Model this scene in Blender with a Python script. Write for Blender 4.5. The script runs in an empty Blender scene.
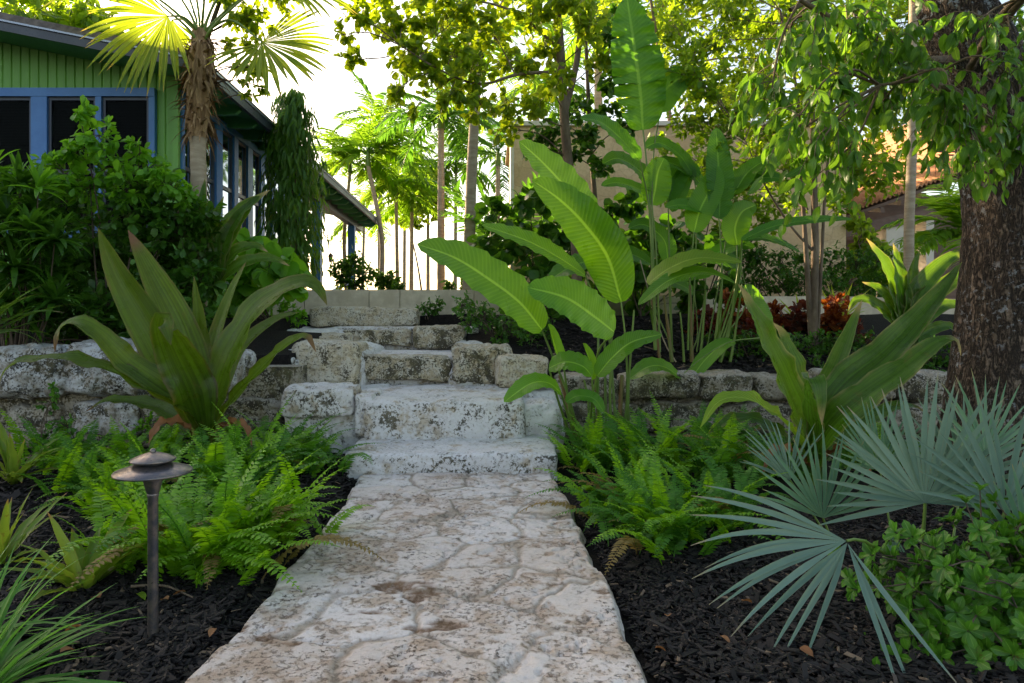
import bpy, bmesh, math, random
EXPO = 1.62
import numpy as np
from mathutils import Vector, Matrix, Euler
sc = bpy.context.scene
COL = sc.collection
F, CX, CY, CAMZ = 683.0, 488.0, 320.0, 1.1
rad = math.radians
def P(px, py, Y):                       # a point seen at pixel px,py at depth Y metres
    return np.array([(px-CX)/F*Y, Y, CAMZ+(CY-py)/F*Y])
def V3(*a): return np.array(a, float)
def nrm(v):
    v = np.asarray(v, float); n = np.linalg.norm(v, axis=-1, keepdims=True); return v/np.maximum(n, 1e-9)
# ---------------------------------------------------------------- noise
def _hash(ix, iy, iz, seed):
    h = (ix*374761393 + iy*668265263 + iz*2147483647 + seed*1274126177) & 0xffffffff
    h = ((h ^ (h >> 13))*1274126177) & 0xffffffff
    h = ((h ^ (h >> 16))*2246822519) & 0xffffffff
    return ((h ^ (h >> 15)) & 0xffffff)/float(0xffffff)
def vnoise(p, seed=0):
    p = np.asarray(p, float); i = np.floor(p).astype(np.int64); f = p-i; f = f*f*(3-2*f)
    r = 0
    for a in (0, 1):
        for b in (0, 1):
            for c in (0, 1):
                w = (f[..., 0] if a else 1-f[..., 0])*(f[..., 1] if b else 1-f[..., 1])*(f[..., 2] if c else 1-f[..., 2])
                r = r+w*_hash(i[..., 0]+a, i[..., 1]+b, i[..., 2]+c, seed)
    return r*2-1
def fbm(p, o=4, seed=0):
    p = np.asarray(p, float); r = 0; a = 1
    for k in range(o):
        r = r+a*vnoise(p*(2**k)+k*17.3, seed+k); a *= .5
    return r
# ---------------------------------------------------------------- nodes
class NT:
    def __init__(s, name):
        s.m = bpy.data.materials.new(name); s.m.use_nodes = True; s.t = s.m.node_tree; s.t.nodes.clear()
        s.out = s.t.nodes.new('ShaderNodeOutputMaterial')
    def n(s, typ, props=None, **ins):
        nd = s.t.nodes.new('ShaderNode'+typ)
        for k, v in (props or {}).items(): setattr(nd, k, v)
        for k, v in ins.items():
            key = int(k[1:]) if (k[0] == 'i' and k[1:].isdigit()) else k.replace('_', ' ')
            s.put(nd.inputs[key], v)
        return nd
    def put(s, inp, v):
        if isinstance(v, bpy.types.NodeSocket): s.t.links.new(v, inp)
        elif isinstance(v, bpy.types.Node): s.t.links.new(v.outputs[0], inp)
        elif isinstance(v, (tuple, list)) and len(v) == 3 and inp.type == 'RGBA': inp.default_value = (*v, 1)
        else: inp.default_value = v
    def math(s, op, a, b=0.0, c=0.0, clamp=False):
        nd = s.t.nodes.new('ShaderNodeMath'); nd.operation = op; nd.use_clamp = clamp
        s.put(nd.inputs[0], a); s.put(nd.inputs[1], b); s.put(nd.inputs[2], c); return nd.outputs[0]
    def mix(s, f, a, b, blend='MIX'):
        nd = s.t.nodes.new('ShaderNodeMix'); nd.data_type = 'RGBA'; nd.blend_type = blend
        s.put(nd.inputs[0], f); s.put(nd.inputs[6], a); s.put(nd.inputs[7], b); return nd.outputs[2]
    def ramp(s, f, lo, hi, a=0.0, b=1.0):
        nd = s.t.nodes.new('ShaderNodeMapRange'); nd.interpolation_type = 'SMOOTHSTEP'
        s.put(nd.inputs[0], f)
        for i, v in ((1, lo), (2, hi), (3, a), (4, b)): nd.inputs[i].default_value = v
        return nd.outputs[0]
    def noise(s, vec, scale, detail=4, rough=.55, dist=0.0):
        nd = s.t.nodes.new('ShaderNodeTexNoise'); s.put(nd.inputs['Vector'], vec)
        nd.inputs['Scale'].default_value = scale; nd.inputs['Detail'].default_value = detail
        nd.inputs['Roughness'].default_value = rough; nd.inputs['Distortion'].default_value = dist
        return nd.outputs[0]
    def bump(s, h, strength=.3, dist=.01, normal=None):
        nd = s.t.nodes.new('ShaderNodeBump'); s.put(nd.inputs['Height'], h)
        nd.inputs['Strength'].default_value = strength; nd.inputs['Distance'].default_value = dist
        if normal is not None: s.put(nd.inputs['Normal'], normal)
        return nd.outputs[0]
    def obj(s): return s.n('TexCoord').outputs['Object']
    def bsdf(s, col, rough=.6, metal=0.0, spec=.5, normal=None, **kw):
        nd = s.n('BsdfPrincipled'); s.put(nd.inputs['Base Color'], col); s.put(nd.inputs['Roughness'], rough)
        s.put(nd.inputs['Metallic'], metal); s.put(nd.inputs['Specular IOR Level'], spec)
        if normal is not None: s.put(nd.inputs['Normal'], normal)
        return nd
    def done(s, sh):
        s.put(s.out.inputs[0], sh); return s.m
def island_rnd(t):
    a = t.n('NewGeometry').outputs['Random Per Island']; b = t.n('ObjectInfo').outputs['Random']
    return t.math('FRACT', t.math('ADD', a, t.math('MULTIPLY', b, 3.71)))
def leaf_mat(name, c1, c2, trans=.4, tcol=(.28, .40, .02), rough=.42, veins=0, ribcol=None, edge=None, spot=None, tint=.0, spec=.28, skew=.9):
    t = NT(name); r = island_rnd(t)
    uv = t.n('SeparateXYZ', None, i0=t.n('TexCoord').outputs['UV']); u, v = uv.outputs[0], uv.outputs[1]
    a = t.math('MULTIPLY', t.math('ABSOLUTE', t.math('SUBTRACT', u, .5)), 2)
    nz = t.noise(t.obj(), 14, 4)
    f = t.math('ADD', t.math('MULTIPLY', r, .75), t.math('MULTIPLY', t.math('SUBTRACT', nz, .5), .7), clamp=True)
    col = t.mix(f, c1, c2)
    normal = None
    if veins == -1:
        cb = t.n('CombineXYZ', None, i0=t.math('MULTIPLY', u, 26), i1=t.math('MULTIPLY', v, 1.5), i2=t.math('MULTIPLY', r, 40)); s_ = t.noise(cb, 1.0, 4, .6)
        col = t.mix(t.ramp(s_, .38, .66), t.mix(1, col, (.62, .62, .6), 'MULTIPLY'), t.mix(1, col, (1.35, 1.3, 1.2), 'MULTIPLY'))
        bl = t.ramp(t.noise(t.obj(), 5, 5, .7, .4), .6, .7); col = t.mix(t.math('MULTIPLY', bl, .4), col, (.12, .09, .02))
        normal = t.bump(s_, .5, .006)
    elif veins:
        w = t.math('SINE', t.math('MULTIPLY', t.math('SUBTRACT', v, t.math('MULTIPLY', a, skew/10)), veins*6.283))
        col = t.mix(t.math('MULTIPLY', t.ramp(w, .2, 1), .35), col, t.mix(.5, col, ribcol or c2))
        normal = t.bump(w, .35, .004)
    else:
        w = t.math('SINE', t.math('MULTIPLY', a, 22)); normal = t.bump(w, .12, .002)
    if ribcol: col = t.mix(t.math('MULTIPLY', t.ramp(a, .03, .09, 1, 0), .85), col, ribcol)
    if edge:                                   # dry or red margins of the leaf itself
        em = t.ramp(t.math('ADD', a, t.math('MULTIPLY', t.math('SUBTRACT', t.noise(t.obj(), 9, 3), .5), .5)), .82, 1.02)
        tip = t.ramp(t.math('ADD', v, t.math('MULTIPLY', t.math('SUBTRACT', r, .5), .12)), .9, 1.0)
        col = t.mix(t.math('MAXIMUM', t.math('MULTIPLY', em, .4), tip), col, edge)
    if spot:
        sm = t.ramp(t.noise(t.obj(), 30, 4, .7), .60, .68)
        col = t.mix(t.math('MULTIPLY', sm, .7), col, spot)
    p = t.bsdf(col, t.ramp(nz, .3, .7, rough-.08, rough+.12), 0, spec, normal)
    tc = t.mix(.55, t.mix(1, col, (5, 5, 3), 'MULTIPLY'), tcol)
    tr = t.n('BsdfTranslucent', None, Color=tc)
    ms = t.n('MixShader', None, i0=trans, i1=p, i2=tr)
    return t.done(ms)
# ---------------------------------------------------------------- meshes
class MB:
    def __init__(s): s.V = []; s.Fq = []; s.U = []; s.n = 0
    def add(s, V, Fq, U=None):
        V = np.asarray(V, float).reshape(-1, 3); Fq = np.asarray(Fq, int).reshape(-1, 4)
        if U is None: U = np.tile([.5, .5], (len(V), 1))
        s.V.append(V); s.Fq.append(Fq+s.n); s.U.append(np.asarray(U, float).reshape(-1, 2)); s.n += len(V); return s
    def box(s, a, b):
        (x0, y0, z0), (x1, y1, z1) = a, b
        V = [(x, y, z) for x in (x0, x1) for y in (y0, y1) for z in (z0, z1)]
        return s.add(V, [(0, 1, 3, 2), (4, 6, 7, 5), (0, 4, 5, 1), (2, 3, 7, 6), (0, 2, 6, 4), (1, 5, 7, 3)])
    def prism(s, Q, d):                       # quad Q (4 points) extruded by vector d
        Q = np.asarray(Q, float); V = np.vstack([Q, Q+np.asarray(d, float)])
        return s.add(V, [(3, 2, 1, 0), (4, 5, 6, 7), (0, 1, 5, 4), (1, 2, 6, 5), (2, 3, 7, 6), (3, 0, 4, 7)])
    def tube(s, C, R, k=8, cap=True, jit=0, seed=0):
        C = np.asarray(C, float); n = len(C); R = np.broadcast_to(np.asarray(R, float), (n,)) if np.ndim(R) < 2 else R
        T = nrm(np.gradient(C, axis=0)); ref = np.array([.31, .12, .94]) if abs(T[0][2]) < .8 else np.array([1, .2, 0.])
        A = nrm(np.cross(T, ref)); B = np.cross(T, A)
        ang = np.arange(k)/k*2*math.pi
        Rr = np.broadcast_to(R[:, None], (n, k)).copy() if np.ndim(R) == 1 else R
        V = C[:, None]+Rr[..., None]*(np.cos(ang)[None, :, None]*A[:, None]+np.sin(ang)[None, :, None]*B[:, None])
        if jit: V = V+(fbm(V*9, 3, seed)*jit)[..., None]*nrm(V-C[:, None])
        idx = np.arange(n*k).reshape(n, k); nx = np.roll(idx, -1, 1)
        Fq = np.stack([idx[:-1], nx[:-1], nx[1:], idx[1:]], -1).reshape(-1, 4)
        U = np.stack([np.broadcast_to(ang/6.2832, (n, k)), np.broadcast_to(np.linspace(0, 1, n)[:, None], (n, k))], -1)
        s.add(V, Fq, U)
        return s
    def lathe(s, prof, c=(0, 0, 0), k=32):
        C = np.array([[c[0], c[1], c[2]+z] for r, z in prof]); R = np.array([r for r, z in prof]); n = len(prof)
        ang = np.arange(k)/k*2*math.pi
        V = C[:, None]+R[:, None, None]*np.stack([np.cos(ang), np.sin(ang), 0*ang], -1)[None]
        idx = np.arange(n*k).reshape(n, k); nx = np.roll(idx, -1, 1)
        return s.add(V, np.stack([idx[:-1], nx[:-1], nx[1:], idx[1:]], -1).reshape(-1, 4))
    def ribbon(s, C, Nn, W, fold=.15, nc=5, wave=0, wf=6, curl=0, seed=0, gutter=0, tears=None):
        C = np.asarray(C, float); n = len(C); T = nrm(np.gradient(C, axis=0))
        Nn = np.broadcast_to(np.asarray(Nn, float), (n, 3)); S = nrm(np.cross(T, Nn)); N = np.cross(S, T)
        W = np.asarray(W, float); u = np.linspace(-1, 1, nc); v = np.linspace(0, 1, n)
        au = np.abs(u)
        h = W[:, None]*(fold*au-gutter*(1-au**2))[None]
        if wave:
            ph = seed*1.7
            h = h+wave*(np.sin(v[:, None]*wf*6.283+ph+np.where(u > 0, 1.3, 0)[None])+.5*np.sin(v[:, None]*wf*13+ph*2))*(au**2)[None]*np.minimum(1, W/(W.max()+1e-9)*1.2)[:, None]
        if curl: h = h-curl*W[:, None]*(au**3)[None]
        WW = np.ones((n, nc))
        for (r_, s_, d_) in (tears or []): WW[r_, (u*s_ > 0)] *= d_
        V = C[:, None]+S[:, None]*(W[:, None]*u[None]*WW)[..., None]+N[:, None]*h[..., None]
        idx = np.arange(n*nc).reshape(n, nc)
        Fq = np.stack([idx[:-1, :-1], idx[:-1, 1:], idx[1:, 1:], idx[1:, :-1]], -1).reshape(-1, 4)
        U = np.stack([np.broadcast_to(u*.5+.5, (n, nc)), np.broadcast_to(v[:, None], (n, nc))], -1)
        return s.add(V, Fq, U)
    def scatter(s, tmpl, base, T, N, L, W=None):   # many leaves at once; template (V,F,U): x across, y along, z normal, unit length
        tv, tf, tu = tmpl; m = len(base)
        if m == 0: return s
        T = nrm(T); S = nrm(np.cross(T, N)); N = np.cross(S, T)
        L = np.broadcast_to(np.asarray(L, float), (m,)); W = L if W is None else np.broadcast_to(np.asarray(W, float), (m,))
        V = base[:, None]+S[:, None]*(tv[None, :, 0]*W[:, None])[..., None]+T[:, None]*(tv[None, :, 1]*L[:, None])[..., None]+N[:, None]*(tv[None, :, 2]*L[:, None])[..., None]
        Fq = tf[None]+(np.arange(m)*len(tv))[:, None, None]
        return s.add(V, Fq, np.tile(tu, (m, 1)))
    def build(s, name, mat, parent=None, smooth=True, loc=None):
        V = np.vstack(s.V); Fq = np.vstack(s.Fq); U = np.vstack(s.U)
        me = bpy.data.meshes.new(name)
        me.vertices.add(len(V)); me.vertices.foreach_set('co', V.astype(np.float32).ravel())
        me.loops.add(len(Fq)*4); me.loops.foreach_set('vertex_index', Fq.astype(np.int32).ravel())
        me.polygons.add(len(Fq)); me.polygons.foreach_set('loop_start', (np.arange(len(Fq))*4).astype(np.int32))
        me.polygons.foreach_set('loop_total', np.full(len(Fq), 4, np.int32))
        uvl = me.uv_layers.new(name='UVMap'); uvl.data.foreach_set('uv', U[Fq.ravel()].astype(np.float32).ravel())
        me.update(calc_edges=True); me.validate()
        me.polygons.foreach_set('use_smooth', np.full(len(me.polygons), bool(smooth)))
        me.materials.append(mat)
        o = bpy.data.objects.new(name, me); COL.objects.link(o)
        if loc is not None: o.location = loc
        if parent is not None:
            o.parent = parent
            if not getattr(s, 'local', False) and loc is None:      # geometry was written in world coordinates
                o.matrix_parent_inverse = parent.matrix_basis.inverted()
        return o
def tag(o, label=None, cat=None, group=None, kind=None):
    if label: o['label'] = label
    if cat: o['category'] = cat
    if group: o['group'] = group
    if kind: o['kind'] = kind
    return o
def thing(name, label, cat, loc=(0, 0, 0), group=None):
    o = bpy.data.objects.new(name, None); COL.objects.link(o); o.location = Vector(tuple(map(float, loc))); o.empty_display_size = .1
    return tag(o, label, cat, group)
def inst(src, parent, loc, rot, scale, name=None):
    o = src.copy(); COL.objects.link(o); o.parent = parent; o.matrix_parent_inverse = Matrix.Identity(4)
    o.location = loc; o.rotation_mode = 'XYZ'; o.rotation_euler = rot; o.scale = scale if hasattr(scale, '__len__') else (scale,)*3
    if name: o.name = name
    return o
def spline(pts, n=24):
    p = np.asarray(pts, float); m = len(p)
    if m == 2: return p[0]+(p[1]-p[0])*np.linspace(0, 1, n)[:, None]
    q = np.vstack([2*p[0]-p[1], p, 2*p[-1]-p[-2]])
    d = np.concatenate([[0], np.cumsum(np.linalg.norm(np.diff(p, axis=0), axis=1))]); tt = np.linspace(0, d[-1], n)
    out = []
    for x in tt:
        i = min(np.searchsorted(d, x, 'right')-1, m-2); i = max(i, 0); f = (x-d[i])/max(d[i+1]-d[i], 1e-9)
        a, b, c, e = q[i], q[i+1], q[i+2], q[i+3]
        out.append(.5*((2*b)+(-a+c)*f+(2*a-5*b+4*c-e)*f*f+(-a+3*b-3*c+e)*f**3))
    return np.array(out)
def arc(base, d, L, droop, n=10, sag=(0, 0, -1)):      # a drooping curve
    p = np.array(base, float); d = nrm(d); out = [p.copy()]; h = L/(n-1)
    for i in range(n-1):
        d = nrm(d+np.array(sag)*droop/(n-1)); p = p+d*h; out.append(p.copy())
    return np.array(out)
def prof_lance(n, a=.35, b=.8, tip=.004):               # widest towards the base third
    v = np.linspace(0, 1, n); w = (v+.02)**a*(1-v)**b; w /= w.max(); return np.maximum(w, tip)
def leaf_template(n=5, nc=3, a=.6, b=.7, width=.45, fold=.25, droop=.5, petiole=0.0, wavy=0):
    v = np.linspace(0, 1, n); th = droop*v
    y = np.concatenate([[0], np.cumsum(np.cos((th[1:]+th[:-1])/2)*np.diff(v))]); z = -np.concatenate([[0], np.cumsum(np.sin((th[1:]+th[:-1])/2)*np.diff(v))])
    vv = np.clip((v-petiole)/(1-petiole), 0, 1); w = (vv+.001)**a*(1-vv)**b; w = np.maximum(w/w.max(), .03)*width/2
    u = np.linspace(-1, 1, nc)
    V = np.zeros((n, nc, 3)); V[..., 0] = w[:, None]*u; V[..., 1] = y[:, None]; V[..., 2] = z[:, None]+fold*np.abs(u)*w[:, None]
    if wavy: V[..., 2] += wavy*np.sin(v[:, None]*14)*np.abs(u)
    idx = np.arange(n*nc).reshape(n, nc)
    Fq = np.stack([idx[:-1, :-1], idx[:-1, 1:], idx[1:, 1:], idx[1:, :-1]], -1).reshape(-1, 4)
    U = np.stack([np.broadcast_to(u*.5+.5, (n, nc)), np.broadcast_to(v[:, None], (n, nc))], -1)
    return V.reshape(-1, 3), Fq, U.reshape(-1, 2)
def rdir(rs, m, up=0.0, spread=1.0):
    d = rs.normal(size=(m, 3)); d = nrm(d)*spread; d[:, 2] += up; return nrm(d)
# ---------------------------------------------------------------- materials for stone, soil, house
def mat_coral(name, white=.5, warm=(.60, .50, .37), pale=(.72, .70, .68), dark=(.10, .075, .045), moss=.3, scale=1.0, joint=False, mossc=(.05, .055, .02)):
    t = NT(name); o = t.obj()
    big = t.noise(o, 2.2*scale, 5, .6, .4); med = t.noise(o, 9*scale, 6, .65, .3); fine = t.noise(o, 48*scale, 6, .75); tiny = t.noise(o, 150*scale, 3, .7)
    base = t.mix(t.ramp(med, .38, .62), warm, pale)
    wm = t.ramp(t.math('ADD', big, t.math('MULTIPLY', t.math('SUBTRACT', med, .5), .6)), .62-white*.3, .72-white*.3)
    base = t.mix(wm, base, pale)
    base = t.mix(t.math('MULTIPLY', t.ramp(fine, .45, .7), .3), base, (.36, .27, .19))
    # pits: dark specks gathered in patches
    patch = t.ramp(t.noise(o, 6*scale, 4, .6, .8), .48, .66)
    vor = t.n('TexVoronoi', {'feature': 'F1'}, Vector=t.n('VectorMath', {'operation': 'ADD'}, i0=o, i1=t.n('TexNoise', None, Vector=o, Scale=30.0).outputs[1]).outputs[0], Scale=60*scale).outputs[0]
    pit = t.math('MULTIPLY', t.ramp(fine, .52, .60), t.math('MAXIMUM', patch, t.math('MULTIPLY', t.math('SUBTRACT', 1.0, wm), .55)))
    base = t.mix(t.math('MULTIPLY', pit, .88), base, dark)
    base = t.mix(t.math('MULTIPLY', t.ramp(tiny, .62, .7), .5), base, (.16, .11, .07))
    mm = t.ramp(t.math('ADD', t.noise(o, 4.5*scale, 6, .7, .5), t.math('MULTIPLY', t.math('SUBTRACT', fine, .5), 1.0)), .70-moss*.25, .76-moss*.25)
    up = t.n('SeparateXYZ', None, i0=t.n('NewGeometry').outputs['Normal']).outputs[2]
    mm = t.math('MULTIPLY', mm, t.ramp(up, .35, .9, .92, .22))
    base = t.mix(mm, base, t.mix(t.ramp(med, .4, .6), t.mix(t.ramp(fine, .4, .65), mossc, (.17, .13, .07)), dark))
    h = t.math('ADD', t.math('MULTIPLY', med, .6), t.math('SUBTRACT', t.math('MULTIPLY', fine, .35), t.math('MULTIPLY', pit, .7)))
    if joint:
        at = t.n('Attribute', {'attribute_name': 'joint'}).outputs['Fac']; st = t.n('Attribute', {'attribute_name': 'stain'}).outputs['Fac']
        rn = t.n('Attribute', {'attribute_name': 'tone'}).outputs['Fac']
        base = t.mix(t.math('MULTIPLY', rn, .5), base, t.mix(1, base, (.80, .68, .58), 'MULTIPLY'))
        jc = t.mix(t.ramp(fine, .35, .65), (.40, .33, .27), (.27, .21, .16))
        base = t.mix(t.math('MULTIPLY', at, .92), base, jc)
        base = t.mix(t.math('MULTIPLY', st, t.ramp(fine, .3, .6, .6, .95)), base, (.16, .085, .045))
        h = t.math('SUBTRACT', h, t.math('MULTIPLY', at, .2))
    nb = t.bump(h, .75, .018); nb = t.bump(tiny, .25, .004, nb)
    return t.done(t.bsdf(base, t.ramp(med, .3, .7, .6, .9), 0, .35, nb))
M = {}
M['path'] = mat_coral('pale_coral_paving', .55, (.50, .39, .32), (.70, .64, .62), (.07, .04, .025), 0.18, 1.0, True, (.10, .07, .04))
M['tread'] = mat_coral('whitewashed_coral', .8, (.50, .42, .34), (.64, .62, .63), (.05, .045, .03), .62, 1.0, False, (.06, .06, .035))
M['boulder'] = mat_coral('mossy_coral', .12, (.46, .37, .25), (.60, .56, .48), (.05, .04, .022), .95, 1.3)
M['boulder2'] = mat_coral('pitted_coral', .25, (.52, .43, .30), (.60, .55, .46), (.06, .045, .025), .6, 1.3)
M['leftwall'] = mat_coral('lichened_coral', .45, (.34, .31, .27), (.52, .53, .54), (.022, .02, .015), .72, 1.1, False, (.03, .04, .015))
M['rightwall'] = mat_coral('damp_coral', .2, (.30, .26, .20), (.40, .37, .32), (.03, .026, .016), .95, 1.2, False, (.035, .05, .012))
M['mortar'] = mat_coral('white_mortar', .95, (.52, .46, .38), (.66, .65, .65), (.10, .08, .06), .38, 1.0)
def mat_soil():
    t = NT('dark_mulch_soil'); o = t.obj()
    a = t.noise(o, 40, 6, .7); b = t.noise(o, 3, 4)
    c = t.mix(t.ramp(a, .35, .7), (.004, .0035, .0035), (.018, .014, .012)); c = t.mix(t.math('MULTIPLY', t.ramp(b, .5, .7), .3), c, (.025, .018, .014))
    return t.done(t.bsdf(c, .9, 0, .2, t.bump(a, 1, .03)))
M['soil'] = mat_soil()
def mat_simple(name, c1, c2=None, scale=8, rough=.6, bump=.2, bscale=30, metal=0, spec=.5, stretch=None, bd=.01):
    t = NT(name); o = t.obj()
    if stretch: o = t.n('Mapping', None, Vector=o, Scale=stretch).outputs[0]
    a = t.noise(o, scale, 6, .65); b = t.noise(o, bscale, 5, .7)
    c = t.mix(t.ramp(a, .35, .68), c1, c2 or c1)
    return t.done(t.bsdf(c, t.ramp(b, .3, .7, max(.02, rough-.1), min(1, rough+.12)), metal, spec, t.bump(b, bump, bd)))
def mat_chip():
    t = NT('mulch_chip_wood'); r = t.n('NewGeometry').outputs['Random Per Island']; g = t.noise(t.obj(), 90, 3)
    c = t.mix(t.ramp(r, .0, .9), (.005, .0045, .0045), (.024, .019, .018)); c = t.mix(t.math('MULTIPLY', t.ramp(r, .94, .97), .75), c, t.mix(t.ramp(r, .97, .98), (.09, .07, .06), (.22, .15, .10)))
    return t.done(t.bsdf(c, .8, 0, .35, t.bump(g, .5, .004)))
M['chip'] = mat_chip()
M['greensiding'] = mat_simple('green_painted_boards', (.095, .31, .05), (.13, .38, .07), 3, .5, .1, 60, stretch=(1, 1, .3))
M['greensoffit'] = mat_simple('dark_green_painted_timber', (.05, .25, .11), (.07, .30, .13), 3, .5, .1, 60)
M['blue'] = mat_simple('blue_painted_timber', (.025, .15, .40), (.04, .19, .46), 4, .45, .08, 60)
M['shingle'] = mat_simple('grey_roof_shingle', (.10, .085, .08), (.20, .17, .15), 12, .9, .6, 50)
M['fascia'] = mat_simple('dark_blue_grey_metal', (.035, .045, .065), (.05, .06, .08), 4, .35, .05, 50)
M['drip'] = mat_simple('pale_metal_edge', (.32, .36, .42), None, 4, .3, .05, 50, metal=.6)
def mat_glass():
    t = NT('window_glass'); n = t.noise(t.obj(), 1.5, 2)
    p = t.bsdf((.012, .014, .016), .04, 0, .9, t.bump(n, .05, .02)); g = t.n('BsdfGlossy', None, Color=(.9, .92, .95), Roughness=.03)
    fr = t.n('LayerWeight', None, Blend=.35).outputs['Facing']
    return t.done(t.n('MixShader', None, i0=t.math('ADD', .35, t.math('MULTIPLY', fr, .6)), i1=p, i2=g))
M['glass'] = mat_glass()
M['blind'] = mat_simple('dark_window_blind', (.016, .015, .014), (.028, .026, .024), 5, .6, .1)
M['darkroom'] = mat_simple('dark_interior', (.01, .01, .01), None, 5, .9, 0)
M['sash'] = mat_simple('dark_sash_paint', (.03, .045, .075), None, 5, .4, .05)
M['gwall'] = mat_simple('sawn_limestone_cap', (.56, .47, .35), (.74, .65, .51), 5, .8, .5, 40)
M['metal'] = mat_simple('aged_bronze_metal', (.09, .095, .115), (.22, .18, .16), 25, .36, .25, 120, metal=.75, bd=.003)
M['bark_pale'] = mat_simple('pale_smooth_bark', (.30, .23, .16), (.42, .34, .25), 5, .85, .5, 30, stretch=(1, 1, 5))
M['bark_brown'] = mat_simple('brown_bark', (.12, .08, .055), (.22, .16, .11), 9, .9, .8, 40, stretch=(1, 1, .4), bd=.015)
M['bark_dark'] = mat_simple('dark_twig_bark', (.05, .035, .025), (.11, .08, .055), 9, .9, .8, 40, stretch=(1, 1, .4))
M['greenstem'] = mat_simple('green_stem', (.08, .16, .02), (.14, .22, .04), 6, .45, .1, 30, stretch=(1, 1, .3))
M['redstem'] = mat_simple('reddish_sheathed_stem', (.16, .07, .025), (.10, .15, .03), 5, .5, .3, 30, stretch=(4, 4, .5))
M['husk'] = mat_simple('fibrous_palm_husk', (.22, .12, .055), (.52, .33, .18), 12, .95, 1, 60, stretch=(2, 2, .3), bd=.02)
M['tile'] = mat_simple('terracotta_tile', (.42, .16, .07), (.55, .27, .14), 8, .8, .4)
M['brownwood'] = mat_simple('stained_brown_timber', (.12, .06, .04), (.18, .10, .07), 6, .6, .2, 40, stretch=(.3, 1, 1))
M['cream'] = mat_simple('cream_stucco', (.62, .55, .46), (.70, .62, .52), 5, .85, .2, 60)
def mat_bigbark():
    t = NT('furrowed_grey_bark'); o = t.obj(); s = t.n('Mapping', None, Vector=o, Scale=(1, 1, .28)).outputs[0]
    rg = t.math('ABSOLUTE', t.math('SUBTRACT', t.noise(s, 34, 4, .6, .9), .5)); rg2 = t.math('ABSOLUTE', t.math('SUBTRACT', t.noise(s, 75, 3, .6, .4), .5))
    n1 = t.noise(o, 50, 6, .75); n2 = t.noise(o, 3, 4, .6, .5); f = t.ramp(t.math('ADD', rg, t.math('MULTIPLY', rg2, .4)), .02, .17)
    c = t.mix(f, (.03, .022, .018), t.mix(t.ramp(n1, .35, .65), (.12, .085, .065), (.27, .20, .16)))
    li = t.math('MULTIPLY', t.ramp(t.noise(o, 26, 5, .7), .56, .62), t.ramp(n2, .40, .60)); c = t.mix(t.math('MULTIPLY', li, .9), c, (.42, .45, .50))
    return t.done(t.bsdf(c, .9, 0, .25, t.bump(t.math('ADD', f, t.math('MULTIPLY', n1, .5)), 1.0, .03)))
M['bigbark'] = mat_bigbark()
def mat_veneer():
    t = NT('irregular_stone_veneer'); o = t.obj(); m = t.n('Mapping', None, Vector=o, Scale=(1, 1, 1.3)).outputs[0]
    w = t.n('VectorMath', {'operation': 'ADD'}, i0=m, i1=t.n('VectorMath', {'operation': 'SCALE'}, i0=t.n('TexNoise', None, Vector=m, Scale=3.0).outputs[1], Scale=.25).outputs[0]).outputs[0]
    e = t.n('TexVoronoi', {'feature': 'DISTANCE_TO_EDGE'}, Vector=w, Scale=2.6).outputs[0]; cell = t.n('TexVoronoi', None, Vector=w, Scale=2.6).outputs[1]
    g = t.n('SeparateColor', None, i0=cell).outputs[0]; n1 = t.noise(o, 20, 5, .7)
    c = t.mix(g, (.60, .40, .22), (.72, .52, .31)); c = t.mix(t.math('MULTIPLY', t.ramp(n1, .4, .7), .5), c, (.46, .29, .15))
    j = t.ramp(e, .01, .035, 1, 0); c = t.mix(t.math('MULTIPLY', j, .28), c, (.42, .28, .16))
    return t.done(t.bsdf(c, .85, 0, .3, t.bump(t.math('ADD', t.math('MULTIPLY', j, -.5), t.math('MULTIPLY', n1, .5)), .5, .015)))
M['veneer'] = mat_veneer()
# leaves
LG = {}
LG['fern'] = leaf_mat('fern_leaf', (.06, .19, .010), (.16, .37, .016), .35, (.34, .52, .02), .38, spec=.45)
LG['fernd'] = leaf_mat('deep_fern_leaf', (.03, .13, .016), (.06, .21, .02), .3, (.16, .35, .02), .45)
LG['crinum'] = leaf_mat('crinum_leaf', (.040, .095, .008), (.085, .150, .014), .32, (.28, .36, .02), .30, -1, None, (.16, .07, .05), None)
LG['crinum2'] = leaf_mat('greener_crinum_leaf', (.030, .095, .010), (.060, .150, .016), .32, (.18, .30, .02), .30, -1, None, (.30, .22, .12), None)
LG['banana'] = leaf_mat('heliconia_leaf', (.045, .17, .010), (.075, .24, .014), .44, (.30, .50, .02), .34, 34, (.22, .42, .06), None, None, 0, .45)
LG['bananad'] = leaf_mat('dark_heliconia_leaf', (.03, .13, .014), (.055, .20, .018), .36, (.16, .36, .02), .34, 34, (.13, .30, .05), None, None)
LG['bananay'] = leaf_mat('yellow_heliconia_leaf', (.13, .24, .02), (.2, .32, .025), .38, (.36, .44, .04), .36, 34, (.3, .42, .08), None, (.12, .08, .03))
LG['silver'] = leaf_mat('silver_palmetto_leaf', (.085, .165, .135), (.16, .26, .22), .2, (.16, .28, .2), .5, 0, None, (.26, .22, .15))
LG['silverg'] = leaf_mat('green_palmetto_leaf', (.07, .17, .12), (.12, .24, .17), .25, (.12, .3, .12), .5, 0, None, (.26, .22, .13))
LG['fan'] = leaf_mat('fan_palm_leaf', (.08, .16, .015), (.14, .22, .025), .52, (.46, .46, .02), .45, 0, (.35, .40, .1), (.35, .22, .08))
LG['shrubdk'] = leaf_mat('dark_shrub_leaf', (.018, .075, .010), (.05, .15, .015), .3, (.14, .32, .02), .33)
LG['shrublt'] = leaf_mat('bright_shrub_leaf', (.06, .20, .015), (.11, .30, .03), .38, (.28, .50, .03), .35)
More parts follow.
